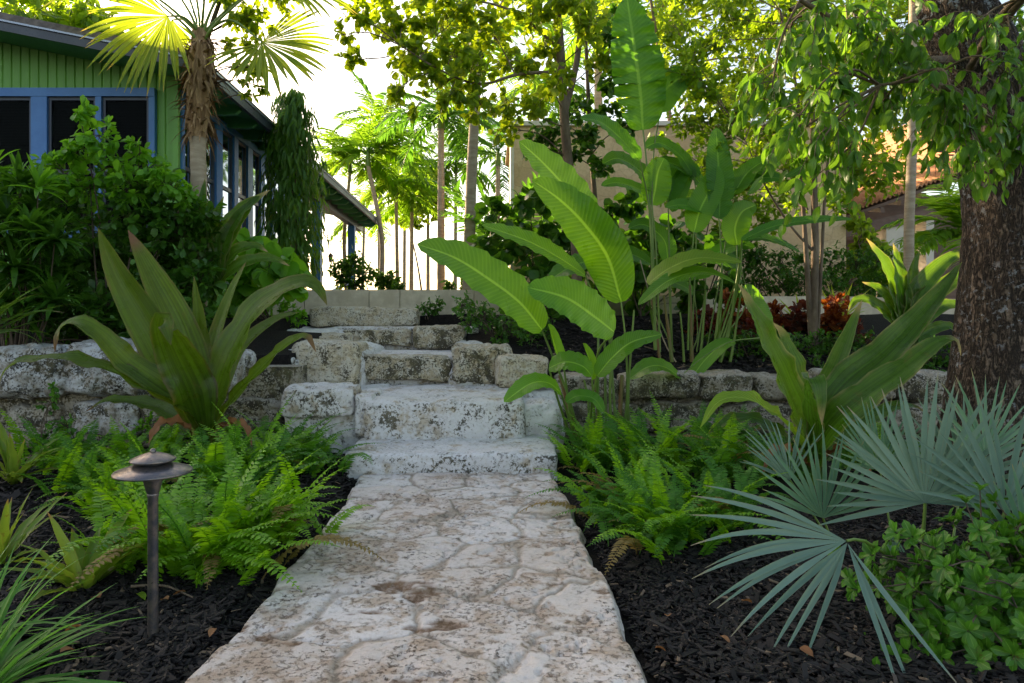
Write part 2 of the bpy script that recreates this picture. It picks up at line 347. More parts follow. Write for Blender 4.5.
LG['glossy'] = leaf_mat('glossy_shrub_leaf', (.022, .10, .012), (.055, .19, .02), .26, (.18, .36, .03), .3, 0, (.12, .26, .05), None, (.07, .04, .01))
LG['sea'] = leaf_mat('broad_round_leaf', (.045, .12, .012), (.11, .19, .02), .5, (.58, .60, .02), .4, 0, (.2, .25, .04), None, (.10, .06, .02))
LG['small'] = leaf_mat('small_tree_leaf', (.04, .11, .012), (.09, .19, .02), .48, (.50, .58, .02), .4)
LG['big'] = leaf_mat('drooping_oval_leaf', (.032, .105, .016), (.075, .19, .025), .42, (.28, .46, .03), .32, 0, (.10, .22, .05))
LG['far'] = leaf_mat('far_tree_leaf', (.08, .15, .015), (.14, .22, .03), .5, (.55, .62, .03), .5)
LG['palm'] = leaf_mat('feather_palm_leaf', (.05, .15, .02), (.10, .23, .03), .48, (.48, .60, .04), .4)
LG['palmd'] = leaf_mat('dark_palm_leaf', (.03, .11, .02), (.06, .17, .03), .4, (.2, .42, .03), .35)
LG['mast'] = leaf_mat('mast_tree_leaf', (.025, .095, .015), (.06, .16, .02), .38, (.25, .42, .03), .33)
LG['strap'] = leaf_mat('strap_leaf', (.05, .17, .03), (.10, .27, .05), .3, (.2, .42, .05), .38)
LG['brom'] = leaf_mat('bromeliad_leaf', (.09, .17, .02), (.17, .25, .035), .3, (.35, .42, .05), .36, 0, None, (.28, .13, .06), (.12, .05, .02))
LG['croton'] = leaf_mat('croton_leaf', (.10, .014, .010), (.26, .07, .012), .2, (.4, .08, .02), .35, 0, (.5, .25, .03))
LG['crotond'] = leaf_mat('dark_croton_leaf', (.10, .012, .015), (.05, .03, .015), .3, (.35, .06, .02), .35)
LG['ygrn'] = leaf_mat('variegated_strap_leaf', (.30, .34, .04), (.10, .22, .03), .4, (.55, .6, .06), .4)
LG['dead'] = leaf_mat('dead_leaf', (.22, .09, .04), (.30, .15, .07), .15, (.3, .12, .04), .6)
LG['drygrass'] = leaf_mat('dry_frond_leaf', (.16, .12, .04), (.26, .17, .06), .25, (.3, .2, .06), .5)
LG['petal'] = leaf_mat('pale_flower', (.62, .58, .66), (.75, .7, .75), .3, (.7, .6, .6), .6)
# ---------------------------------------------------------------- ground
def sm(x, a, b): return np.clip((x-a)/(b-a), 0, 1)**2*(3-2*np.clip((x-a)/(b-a), 0, 1))
TREADS = [(4.78, .17), (5.38, .47), (6.70, .76), (8.0, 1.02), (8.6, 1.2)]
def Hf(x, y):
    x, y = np.asarray(x, float), np.asarray(y, float)
    left = .80*sm(y, 5.85, 6.15)+.36*sm(y, 6.3, 8.4); right = .57*sm(y, 6.35, 6.6)+.6*sm(y, 6.7, 9)
    mid = np.zeros_like(y)
    for f, z in TREADS: mid = np.where(y > f+.12, z-.16, mid)
    h = np.where(x < -.45, left, right)
    inst_ = (x > -1.75+np.where(y > 7.4, -.55, 0)) & (x < .25-np.where(y > 6.3, .25, 0)-np.where(y > 7.4, .25, 0)) & (y > 4.7) & (y < 9)
    h = np.where(inst_, np.minimum(mid, h), h)
    h = h+.02*np.sin(x*3.1+y*1.3)*np.cos(y*2.3-x)*(~inst_)
    h = np.where((x > -.98) & (x < .60) & (y < 4.9), -.03, h)
    return h
def grid_mesh(name, xs, ys, zf, mat):
    X, Y = np.meshgrid(xs, ys); Z = zf(X, Y); n, m = X.shape; idx = np.arange(n*m).reshape(n, m)
    b = MB(); b.add(np.stack([X, Y, Z], -1), np.stack([idx[:-1, :-1], idx[:-1, 1:], idx[1:, 1:], idx[1:, :-1]], -1))
    return b.build(name, mat)
xs = np.concatenate([[-400, -120, -40, -16], np.arange(-9, 10.01, .07), [16, 40, 120, 400]])
ys = np.concatenate([[-60, -12, -3], np.arange(.2, 11.01, .07), [14, 20, 40, 120, 500]])
tag(grid_mesh('ground', xs, ys, Hf, M['soil']), 'dark soil beds and the raised garden ground', kind='structure')
# ---------------------------------------------------------------- paved path
def path_mesh():
    rs = np.random.RandomState(5)
    nx, ny = 150, 380
    v = np.linspace(0, 1, ny); y = .9+v*(4.86-.9)
    def xl(y): return -.875+.02*np.sin(y*2.1+.5)+.02*vnoise(np.stack([y*6, y*0, y*0], -1), 3)
    def xr(y): return .475+.02*np.sin(y*2.6+1.2)+.02*vnoise(np.stack([y*6, y*0, y*0], -1), 4)+.03*sm(y, 3.2, 3.5)-.07*sm(y, 4, 4.7)
    u = np.linspace(0, 1, nx); Y = np.repeat(y[:, None], nx, 1); X = xl(Y)*(1-u)+xr(Y)*u
    p = np.stack([X, Y], -1)
    q = p+.07*np.stack([fbm(np.stack([X*4, Y*4, X*0], -1), 3, 1), fbm(np.stack([X*4, Y*4, X*0], -1), 3, 9)], -1)
    seeds = []
    for j in range(12):
        for i in range(4): seeds.append((-.95+(i+.5+.35*rs.uniform(-1, 1)+(.5 if j % 2 else 0)-.2)*.44, .75+(j+.5+.33*rs.uniform(-1, 1))*.37))
    seeds = np.array(seeds); d = np.linalg.norm(q[:, :, None]-seeds[None, None], axis=-1); o = np.sort(d, -1); ci = np.argmin(d, -1)
    gap = o[..., 1]-o[..., 0]; joint = 1-sm(gap, .008, .04)
    joint *= .7+.3*sm(vnoise(np.stack([X*3, Y*3, X*0], -1), 77), -.4, .3)
    tone = rs.uniform(0, 1, len(seeds))[ci]
    n3 = np.stack([X, Y, 0*X], -1)
    st = sm(fbm(n3*np.array([4.2, 8.0, 1]), 4, 31), .84, 1.02)
    pits = sm(fbm(n3*26, 3, 5), .35, .6)*sm(fbm(n3*5, 2, 8), -.1, .4)
    Z = .035+.004*fbm(n3*4, 3, 2)+.004*fbm(n3*18, 3, 3)-.007*joint-.010*pits-.006*st+.010*(tone-.5)
    edge = np.minimum(u, 1-u)[None]*1.4; Z = Z-.05*(1-sm(edge, 0, .03))*1.0
    idx = np.arange(nx*ny).reshape(ny, nx)
    b = MB(); b.add(np.stack([X, Y, Z], -1), np.stack([idx[:-1, :-1], idx[:-1, 1:], idx[1:, 1:], idx[1:, :-1]], -1))
    ob = b.build('path', M['path'])
    for nm, val in (('joint', joint), ('tone', tone), ('stain', st)):
        at = ob.data.attributes.new(nm, 'FLOAT', 'POINT'); at.data.foreach_set('value', val.astype(np.float32).ravel())
    return tag(ob, 'pale coral stone paved path with sandy joints', kind='structure')
path_mesh()
# ---------------------------------------------------------------- stones
_cube = {}
def cube_grid(n):
    if n not in _cube:
        bm = bmesh.new(); bmesh.ops.create_cube(bm, size=2); bmesh.ops.subdivide_edges(bm, edges=bm.edges[:], cuts=n, use_grid_fill=True)
        bm.verts.ensure_lookup_table(); V = np.array([v.co[:] for v in bm.verts]); Fq = np.array([[v.index for v in f.verts] for f in bm.faces]); bm.free(); _cube[n] = (V, Fq)
    return _cube[n]
def stone(name, c, size, mat, parent, rot=0, seed=0, sq=5, amp=.03, n=30, tilt=0, freq=1.0):
    V, Fq = cube_grid(n); d = V/np.linalg.norm(V, axis=1, keepdims=True)
    r = 1/(np.abs(d)**sq).sum(1)**(1/sq); p = d*r[:, None]*np.asarray(size)/2
    q = p+np.array([seed*3.7, seed*1.3, 0]); nn = nrm(p/np.asarray(size))
    disp = amp*fbm(q*2.5*freq, 3, seed)+amp*.45*fbm(q*9*freq, 3, seed+5)-amp*.5*sm(fbm(q*17*freq, 2, seed+9), .2, .6)
    p = p+nn*disp[:, None]
    ca, sa = math.cos(rot), math.sin(rot); ct, st = math.cos(tilt), math.sin(tilt)
    p = np.stack([p[:, 0]*ct-p[:, 2]*st, p[:, 1], p[:, 0]*st+p[:, 2]*ct], -1)
    p = np.stack([p[:, 0]*ca-p[:, 1]*sa, p[:, 0]*sa+p[:, 1]*ca, p[:, 2]], -1)+np.asarray(c)
    b = MB(); b.add(p, Fq); return b.build(name, mat, parent)
def span(x0, x1, yt, yb, Y, dep=.5):      # a stone seen between pixels x0..x1, yt..yb with its face at depth Y
    a, b = P(x0, yb, Y), P(x1, yt, Y); return ((a[0]+b[0])/2, Y+dep/2, (a[2]+b[2])/2), (abs(b[0]-a[0]), dep, abs(b[2]-a[2]))
st = thing('stone_steps', 'whitewashed coral stone steps climbing from the paved path between the planting beds', 'steps', (-.4, 4.78, 0))
def sbox(name, x0, x1, y0, y1, z0, z1, mat, **k): return stone(name, ((x0+x1)/2, (y0+y1)/2, (z0+z1)/2), (x1-x0, y1-y0, z1-z0), mat, st, **k)
sbox('tread', -1.02, .50, 4.76, 5.75, -.12, .17, M['tread'], seed=1, sq=16, amp=.018, n=60)
sbox('tread', -1.00, .30, 5.36, 7.05, .05, .47, M['tread'], seed=2, sq=16, amp=.02, n=60)
sbox('tread', -1.38, -.30, 6.72, 8.2, .30, .75, M['tread'], seed=3, sq=16, amp=.016, n=50)
sbox('tread', -1.8, -.1, 8.04, 9.0, .6, 1.02, M['tread'], seed=4, sq=16, amp=.016, n=50)
m_ = M['mortar']
sbox('mortar_bed', -1.68, -.92, 5.50, 7.0, -.1, .47, m_, seed=12, sq=7, amp=.03, n=40)
sbox('mortar_bed', -2.0, -1.18, 6.42, 8.1, .2, .84, m_, seed=13, sq=7, amp=.03, n=36)
sbox('mortar_bed', -.42, .55, 6.62, 8.0, .1, .60, m_, seed=14, sq=5, amp=.04, n=36)
sbox('mortar_bed', -.25, .85, 6.22, 7.2, .1, .47, m_, seed=15, sq=5, amp=.03, n=36)
sbox('mortar_bed', .05, .62, 5.55, 6.5, -.15, .40, m_, seed=18, sq=6, amp=.04, n=36)
sbox('mortar_bed', -.40, .25, 6.50, 7.3, .1, .74, m_, seed=19, sq=5, amp=.04, n=36)
sbox('mortar_bed', -.40, -.02, 7.35, 8.4, .4, .84, m_, seed=16, sq=5, amp=.03, n=30)
sbox('mortar_bed', -2.5, -1.6, 7.85, 8.9, .6, 1.0, m_, seed=17, sq=6, amp=.03, n=36)
def face(x0, x1, yt, yb, Y, mat, dep=.4, **k):
    c, s = span(x0, x1, yt, yb, Y, dep); return stone('step_stone', c, s, M[mat], st, **k)
face(362, 447, 356, 380, 6.64, 'boulder', .35, seed=21, sq=10, amp=.02)
face(404, 450, 357, 380, 6.62, 'boulder', .30, seed=22, sq=8, amp=.025)
face(340, 411, 329, 347, 7.93, 'boulder', .4, seed=23, sq=9, amp=.03)
face(412, 465, 326, 349, 7.88, 'boulder', .45, seed=24, sq=8, amp=.03)
face(308, 417, 307, 327, 8.5, 'boulder2', .5, seed=25, sq=9, amp=.03, n=40)
face(290, 357, 342, 388, 6.36, 'boulder2', .8, seed=26, sq=9, amp=.03, n=44)
face(298, 345, 334, 350, 7.2, 'boulder2', .6, seed=33, sq=9, amp=.03)
face(240, 292, 357, 388, 6.15, 'leftwall', .6, seed=27, sq=8, amp=.04, n=36)
face(451, 500, 346, 386, 6.45, 'boulder', .7, seed=28, sq=7, amp=.05, n=44)
face(484, 512, 346, 384, 6.55, 'boulder', .6, seed=29, sq=7, amp=.05, n=36)
face(498, 552, 358, 388, 6.25, 'boulder2', .6, seed=30, sq=8, amp=.035, n=40)
face(280, 352, 388, 418, 5.44, 'tread', .5, seed=31, sq=9, amp=.03, n=40)
face(352, 374, 394, 440, 5.40, 'tread', .5, seed=32, sq=8, amp=.02, n=30)
# left retaining wall: rows of coral blocks on dark backing
lw = thing('stacked_stone_wall', 'low stacked wall of white lichened coral blocks behind the ferns on the left', 'garden wall', (-3.4, 5.9, 0))
b = MB().box((-7.2, 5.82, -.1), (-1.62, 6.12, .70)); b.build('wall_core', M['rightwall'], lw, smooth=False)
def row(par, Y, segs, mat, dep=.5, amp=.04, sq=5, s0=40, nm='wall_stone'):
    for i, (x0, x1, yt, yb) in enumerate(segs):
        c, s = span(x0, x1, yt, yb, Y, dep); stone(nm, c, s, M[mat], par, seed=s0+i, sq=sq, amp=amp, n=34, rot=.04*math.sin(i*2.3), tilt=.03*math.sin(i*1.7))
row(lw, 5.62, [(-110, -38, 352, 402), (-36, 62, 346, 398), (60, 160, 343, 396), (158, 236, 350, 398)], 'leftwall', .6, .05, 5, 40)
row(lw, 5.72, [(-90, 0, 402, 446), (4, 60, 404, 448)], 'rightwall', .5, .04, 5, 54)
row(lw, 5.62, [(66, 138, 400, 438), ], 'leftwall', .5, .03, 7, 50)
row(lw, 5.68, [(140, 200, 400, 440), (202, 282, 396, 436)], 'rightwall', .5, .04, 6, 57)
rw = thing('low_block_wall', 'low wall of damp mossy coral blocks edging the raised bed on the right', 'garden wall', (2.8, 6.4, 0))
b = MB().box((.62, 6.36, -.1), (6.3, 6.6, .50)); b.build('wall_core', M['rightwall'], rw, smooth=False)
row(rw, 6.2, [(556, 622, 376, 402), (624, 700, 374, 400), (702, 754, 373, 402), (756, 822, 376, 402), (826, 900, 372, 402), (902, 968, 372, 400), (970, 1046, 374, 402), (1048, 1130, 374, 402)], 'rightwall', .45, .03, 6, 60)
row(rw, 6.24, [(556, 640, 403, 432), (642, 720, 402, 434), (722, 800, 404, 436), (802, 890, 404, 434), (892, 980, 404, 434), (982, 1080, 404, 434)], 'rightwall', .4, .03, 6, 70)
# sawn limestone garden walls
gw = thing('limestone_garden_wall', 'low smooth cream limestone wall across the top of the steps', 'garden wall', (-1.2, 9.5, 1.2))
for i, (x0, x1) in enumerate([(-4.9, -3.46), (-3.45, -2.56), (-2.55, -1.66), (-1.65, -1.23), (-1.22, -.2), (-.19, 1.0), (1.01, 2.3)]):
    MB().box((x0, 9.50, .9), (x1, 9.78, 1.52)).build('wall_block', M['gwall'], gw, smooth=False)
gw2 = thing('curved_stucco_wall', 'low pale stucco wall curving behind the red crotons on the right', 'garden wall', (5, 9.3, 1.1))
xx = np.linspace(2.35, 7.6, 40); yy = 9.62+.0*xx-.9*np.clip((xx-5.0)/2.6, 0, 1)**2
top = np.array([P(488+x/9.5*F, 296+6*max(0, (x-5)/2.6), 9.5)[2] for x in xx])
b = MB(); prof = []
V = np.zeros((40, 4, 3))
for i in range(40): V[i] = [(xx[i], yy[i], .8), (xx[i], yy[i], top[i]), (xx[i]+.03, yy[i]+.24, top[i]), (xx[i]+.03, yy[i]+.24, .8)]
idx = np.arange(160).reshape(40, 4); b.add(V, np.concatenate([np.stack([idx[:-1, k], idx[1:, k], idx[1:, (k+1) % 4], idx[:-1, (k+1) % 4]], -1) for k in range(4)]))
b.build('wall_body', M['gwall'], gw2, smooth=False)
# ---------------------------------------------------------------- mulch
rs = np.random.RandomState(3)
def chips(m, x0, x1, y0, y1, s=1.0, seed=0, lift=.0):
    rs = np.random.RandomState(seed); x = rs.uniform(x0, x1, m); y = rs.uniform(y0, y1, m); z = Hf(x, y)+rs.uniform(.0, .03, m)+lift
    L = rs.gamma(2.2, .0052, m)*s+.004; W = L*rs.uniform(.10, .32, m)+.001; Tt = rs.uniform(.0008, .003, m)*s
    a = rs.uniform(0, 6.283, m); tl = rs.normal(0, .28, m); T = np.stack([np.cos(a)*np.cos(tl), np.sin(a)*np.cos(tl), np.sin(tl)], -1); N = nrm(np.stack([rs.normal(0, .35, m), rs.normal(0, .35, m), np.ones(m)], -1))
    S = nrm(np.cross(T, N)); N = np.cross(S, T); c = np.stack([x, y, z], -1)
    cs = [(i, j, k) for i in (-1, 1) for j in (-1, 1) for k in (-1, 1)]
    V = np.stack([c+T*(i*L*(1-.15*j))[:, None]/1+S*(j*W)[:, None]+N*(k*Tt)[:, None] for i, j, k in cs], 1)
    f = np.array([(0, 1, 3, 2), (4, 6, 7, 5), (0, 4, 5, 1), (2, 3, 7, 6), (0, 2, 6, 4), (1, 5, 7, 3)])
    return V, f[None]+(np.arange(m)*8)[:, None, None]
b = MB(); b.add(*chips(26000, -2.4, -.88, 1.8, 3.7, 1, 1)); b.add(*chips(34000, .52, 2.6, 1.9, 4.2, 1, 2)); b.add(*chips(6000, -5, -.9, 3.6, 5.6, 1.8, 3)); b.add(*chips(6000, .4, 4.2, 6.6, 8.6, 2, 4)); b.add(*chips(7000, 2.6, 5.5, 2.2, 6.2, 1.8, 5))
tag(b.build('mulch', M['chip'], smooth=False), 'dark shredded bark mulch covering the beds beside the path', kind='stuff')
# ---------------------------------------------------------------- camera, sun, sky
cd = bpy.data.cameras.new('camera'); cam = bpy.data.objects.new('camera', cd); COL.objects.link(cam); sc.camera = cam
cam.location = (0, 0, CAMZ); cam.rotation_euler = (rad(90), 0, 0); cd.sensor_width = 36; cd.lens = F/1024*36
cd.shift_x = (512-CX)/1024; cd.shift_y = -(341.5-CY)/1024; cd.clip_end = 2000; cd.clip_start = .05
SAZ, SEL = rad(-45), rad(21)
sd = Vector((math.sin(SAZ)*math.cos(SEL), math.cos(SAZ)*math.cos(SEL), math.sin(SEL)))
sl = bpy.data.lights.new('sun', 'SUN'); sl.energy = 5.0; sl.angle = rad(.6); sl.color = (1, .87, .66)
so = bpy.data.objects.new('sun', sl); COL.objects.link(so); so.rotation_mode = 'QUATERNION'; so.rotation_quaternion = sd.to_track_quat('Z', 'Y'); so.location = (0, 0, 20)
w = bpy.data.worlds.new('World'); sc.world = w; w.use_nodes = True; wt = w.node_tree
sk = wt.nodes.new('ShaderNodeTexSky'); sk.sky_type = 'NISHITA'; sk.sun_disc = False; sk.sun_elevation = SEL; sk.sun_rotation = SAZ
sk.air_density = 1.0; sk.dust_density = 2.2; sk.ozone_density = 1.0
bg = wt.nodes['Background']; wt.links.new(sk.outputs[0], bg.inputs[0]); bg.inputs[1].default_value = .15
sc.view_settings.view_transform = 'Standard'; sc.view_settings.look = 'None'; sc.view_settings.gamma = 1; sc.view_settings.use_curve_mapping = False
sc.view_settings.exposure = EXPO
sc.view_settings.use_white_balance = True; sc.view_settings.white_balance_temperature = 8200; sc.view_settings.white_balance_tint = 13
sc.render.engine = 'CYCLES'; sc.cycles.use_denoising = True
try: sc.cycles.denoiser = 'OPENIMAGEDENOISE'
except Exception: pass
sc.cycles.max_bounces = 8; sc.cycles.diffuse_bounces = 3; sc.cycles.glossy_bounces = 3; sc.cycles.transmission_bounces = 5; sc.cycles.transparent_max_bounces = 6
sc.cycles.use_adaptive_sampling = True; sc.cycles.adaptive_threshold = .015; sc.cycles.caustics_reflective = False; sc.cycles.caustics_refractive = False
# ---------------------------------------------------------------- green house
house = thing('green_house', 'green board house with blue window frames and a low grey roof behind the shrubs', 'house', (-6, 12, 1.2))
EX, WX = -3.15, -3.65
def zu(x): return 3.84+.2*(EX-x) if x > -9.5 else 3.84+.2*(EX+9.5)-.2*(-9.5-x)
def siding(name, pts, z0, z1, along, plane, outward):
    # boards with V grooves; along: 0 = runs in X on plane Y, 1 = runs in Y on plane X
    xs = []; ds = []
    a = pts[0]
    while a < pts[1]:
        xs += [a, a+.012, min(a+.095, pts[1]), min(a+.105, pts[1])]; ds += [-.012, 0, 0, -.012]; a += .106
    xs = np.array(xs); ds = np.array(ds)*outward
    zb = np.array([z0(v) if callable(z0) else z0 for v in xs]); zt = np.array([z1(v) if callable(z1) else z1 for v in xs])
    lo = np.stack([xs, plane+ds, zb], -1) if along == 0 else np.stack([plane+ds, xs, zb], -1)
    hi = lo.copy(); hi[:, 2] = zt; n = len(xs); i = np.arange(n-1)
    b = MB(); b.add(np.vstack([lo, hi]), np.stack([i, i+1, i+1+n, i+n], -1)); return b.build(name, M['greensiding'], house, smooth=False)
siding('wall', (-13, WX), lambda v: 1.0, lambda v: zu(v)+.03, 0, 8.0, -1)
siding('wall', (8.0, 12.7), 1.0, 3.94, 1, WX, 1)
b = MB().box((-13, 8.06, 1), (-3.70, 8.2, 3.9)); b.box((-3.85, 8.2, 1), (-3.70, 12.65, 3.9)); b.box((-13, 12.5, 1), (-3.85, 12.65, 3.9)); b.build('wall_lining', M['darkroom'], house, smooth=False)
MB().box((WX-.025, 7.965, 1.0), (WX+.035, 8.025, 3.93)).build('corner_board', M['greensiding'], house, smooth=False)
def t_clear():
    t = NT('clear_window_glass'); fr = t.n('LayerWeight', None, Blend=.08).outputs['Fresnel']
    return t.done(t.n('MixShader', None, i0=t.math('MULTIPLY', fr, 1.6, clamp=True), i1=t.n('BsdfTransparent', None, Color=(.4, .45, .45)), i2=t.n('BsdfGlossy', None, Roughness=.03)))
M['clear'] = t_clear()
def fx(px): return (px-CX)/F*8.0
def window(kind, a0, a1, z0, z1, plane, rail=True):
    # a0..a1 along the wall, glass opening; kind 'f' front wall (plane Y), 's' side wall (plane X)
    def bx(b, u0, u1, w0, w1, d0, d1):
        if kind == 'f': b.box((u0, plane-d1, w0), (u1, plane-d0, w1))
        else: b.box((plane+d0, u0, w0), (plane+d1, u1, w1))
        return b
    fr = MB(); t = .035
    bx(fr, a0, a0+t, z0, z1, .005, .03); bx(fr, a1-t, a1, z0, z1, .005, .03); bx(fr, a0+t, a1-t, z1-t, z1, .005, .03); bx(fr, a0+t, a1-t, z0, z0+t, .005, .03)
    zm = z0+(z1-z0)*.44
    bx(fr, a0+t, a1-t, zm-.025, zm+.025, .004, .034)
    f = fr.build('window', M['sash'], house, smooth=False)
    if kind == 'f':
        s = MB(); z = z0+.05
        while z < z1-.04: bx(s, a0+t+.003, a1-t-.003, z, z+.016, .0035, .0075); z += .034
        s.build('blind', M['blind'], f, smooth=False)
        bk = MB(); bx(bk, a0+t+.001, a1-t-.001, z0+t, z1-t, .001, .003); bk.build('dark_room_sheet', M['darkroom'], f, smooth=False)  # near-black sheet stands in for the unlit room behind the slats
        g = MB(); bx(g, a0+t+.001, a1-t-.001, z0+t+.001, zm-.026, .012, .016); bx(g, a0+t+.001, a1-t-.001, zm+.026, z1-t-.001, .012, .016); g.build('pane', M['clear'], f, smooth=False)
    else:
        g = MB(); bx(g, a0+t+.001, a1-t-.001, z0+t+.001, zm-.026, .006, .012); bx(g, a0+t+.001, a1-t-.001, zm+.026, z1-t-.001, .006, .012); g.build('pane', M['glass'], f, smooth=False)
zt, zb = 3.70, 2.15
for a, c in ((-50, -2), (-2, 34), (50, 98), (104, 151)):
    if a < 0 and c < 0: continue
    window('f', fx(a) if a > -2 else fx(-30), fx(c), zb, zt, 8.0-.0)
tr = MB()
X0, X1 = fx(-38), fx(157)
tr.box((X0, 7.935, zt+.002), (X1, 7.995, zt+.10)); tr.box((X0, 7.93, zb-.10), (X1, 7.995, zb-.002))
tr.box((fx(34)+.001, 7.94, zb), (fx(50)-.001, 7.995, zt)); tr.box((fx(98)+.001, 7.94, zb), (fx(104)-.001, 7.995, zt)); tr.box((fx(151)+.001, 7.94, zb), (X1, 7.995, zt)); tr.box((X0, 7.94, zb), (fx(-30)-.001, 7.995, zt))
tr.build('window_trim', M['blue'], house, smooth=False)
tr = MB(); ys_ = [(8.12, 8.95), (9.05, 9.66), (9.88, 10.34), (10.50, 10.93), (11.15, 11.55), (11.75, 12.15), (12.35, 12.8)]
ys_ = [(max(8.10, a*.936), c*.936) for a, c in ys_]; prev = 8.03
for a, c in ys_:
    window('s', a, c, 2.3, zt, WX); tr.box((WX+.005, prev, 2.3), (WX+.06, a-.001, zt)); prev = c+.001
tr.box((WX+.005, prev, 2.3), (WX+.06, 12.4, zt)); tr.box((WX+.005, 8.03, zt+.002), (WX+.065, 12.4, zt+.10)); tr.box((WX+.005, 8.03, 2.2), (WX+.07, 12.4, 2.298))
tr.build('window_trim', M['blue'], house, smooth=False)
# roof: slab, rake and eave boards, soffit, rafter tails
YR0, YR1 = 7.4, 19.6
rf = MB()
for (xa, xb) in ((EX, -9.5), (-9.5, -15)):
    rf.prism([(xa, YR0, zu(xa)+.05), (xa, YR1, zu(xa)+.05), (xb, YR1, zu(xb)+.05), (xb, YR0, zu(xb)+.05)], (0, 0, .12))
roof = rf.build('roof', M['shingle'], house, smooth=False)
bb = MB(); xa, xb = EX+.02, -9.5
bb.prism([(xa, YR0-.03, zu(xa)-.035), (xb, YR0-.03, zu(xb)-.035), (xb, YR0-.03, zu(xb)+.055), (xa, YR0-.03, zu(xa)+.055)], (0, .028, 0))
bb.box((EX+.002, YR0, zu(EX)-.045), (EX+.05, YR1, zu(EX)+.06)); bb.build('fascia', M['fascia'], house, smooth=False)
bb = MB(); bb.prism([(xa+.02, YR0-.05, zu(xa)+.058), (xb, YR0-.05, zu(xb)+.058), (xb, YR0-.05, zu(xb)+.078), (xa+.02, YR0-.05, zu(xa)+.078)], (0, .045, 0))
bb.box((EX+.003, YR0, zu(EX)+.062), (EX+.065, YR1, zu(EX)+.082)); bb.build('drip_edge', M['drip'], house, smooth=False)
bb = MB(); bb.prism([(EX-.002, YR0+.002, zu(EX-.002)), (EX-.002, YR1, zu(EX-.002)), (-9.5, YR1, zu(-9.5)), (-9.5, YR0+.002, zu(-9.5))], (0, 0, .046)); bb.build('soffit', M['greensoffit'], house, smooth=False)
y = 8.15
while y < 19.4:
    n = 9; u = np.linspace(0, 1, n); x = WX+.02+u*.44; ztop = np.array([zu(v) for v in x])-.002
    zlow = ztop-(.05+.12*np.sqrt(np.maximum(0, 1-u**2)))
    V = np.concatenate([np.stack([x, 0*x+yy_, zz_], -1) for yy_ in (y, y+.07) for zz_ in (zlow, ztop)]); i = np.arange(n-1)
    A, B_, C_, D_ = 0, n, 2*n, 3*n
    fq = np.concatenate([np.stack([i+A, i+1+A, i+1+B_, i+B_], -1), np.stack([i+C_, i+D_, i+1+D_, i+1+C_], -1), np.stack([i+A, i+C_, i+1+C_, i+1+A], -1)])
    m = MB(); m.add(V, fq); m.build('rafter_tail', M['greensoffit'], house, smooth=False); y += .62
bm_ = MB().box((WX-.08, 12.72, zu(WX)-.32), (WX+.08, 19.5, zu(WX)-.03)); bm_.build('porch_beam', M['fascia'], house, smooth=False)
for yy_ in (13.0, 14.5, 18.2):
    MB().box((WX-.09, yy_, 1.1), (WX+.09, yy_+.18, zu(WX)-.325)).build('porch_post', M['blue'], house, smooth=False)
m = MB(); m.prism([(-3.68, 14.7, 1.5), (-3.68, 18.2, 2.1), (-3.68, 18.2, 2.18), (-3.68, 14.7, 1.58)], (.06, 0, 0)); m.build('hand_rail', M['blue'], house, smooth=False)
pl = thing('porch_lantern', 'tiny dark lantern hanging under the porch of the green house', 'lantern', (-4.15, 18.0, 2.75))
l = MB(); l.tube([(-4.15, 18, 3.4), (-4.15, 18, 2.85)], .008, 5); l.build('chain', M['metal'], pl)
l = MB(); l.lathe([(.0, .2), (.06, .14), (.09, .10), (.06, .09), (.06, -.02), (.075, -.04), (0, -.06)], (-4.15, 18, 2.68), 8); l.build('lantern_body', M['metal'], pl)
# ---------------------------------------------------------------- path lamp
lx, ly = (153-CX)/F*2.36, 2.36
lamp = thing('path_lamp', 'dark bronze mushroom garden path light standing in the mulch at the left of the path', 'path light', (lx, ly, 0))
b = MB(); b.lathe([(.0, -.05), (.0175, -.05), (.0175, .0), (.0172, .487), (.0195, .492), (.0195, .5), (.018, .503)], (lx, ly, 0), 24); b.build('post', M['metal'], lamp)
b = MB(); b.lathe([(.018, .5), (.022, .508), (.031, .545), (.037, .560), (.0385, .566), (.034, .566), (.028, .55)], (lx, ly, 0), 28); b.build('lamp_cup', M['metal'], lamp)
b = MB(); b.lathe([(.030, .572), (.10, .574), (.126, .571), (.128, .575), (.124, .581), (.09, .592), (.06, .602), (.046, .606), (.03, .606)], (lx, ly, 0), 48); b.build('lamp_shade', M['metal'], lamp)
b = MB(); b.lathe([(.044, .602), (.044, .618)], (lx, ly, 0), 32); b.build('shade_collar', M['sash'], lamp)
b = MB(); b.lathe([(.03, .614), (.071, .613), (.075, .617), (.071, .622), (.045, .634), (.016, .643), (.0, .645)], (lx, ly, 0), 40); b.build('cap', M['metal'], lamp)
b = MB(); b.lathe([(.009, .641), (.010, .650), (.006, .656), (0, .657)], (lx, ly, 0), 14); b.build('finial', M['metal'], lamp)
# ---------------------------------------------------------------- stone clad building
sb_ = thing('stone_clad_building', 'tall beige wall of irregular stone veneer behind the heliconias', 'building', (3, 12.5, 1.1))
x0, x1 = (514-CX)/F*12, (846-CX)/F*12
MB().box((x0, 12.0, 1.0), (x1, 15, 4.50)).build('wall', M['veneer'], sb_, smooth=False)
MB().box((x0-.06, 11.96, 1.0), (x0-.002, 12.5, 4.50)).build('corner_post', M['cream'], sb_, smooth=False)
MB().box((x0-.08, 11.93, 4.502), (x1+.03, 15.05, 4.58)).build('coping', M['cream'], sb_, smooth=False)
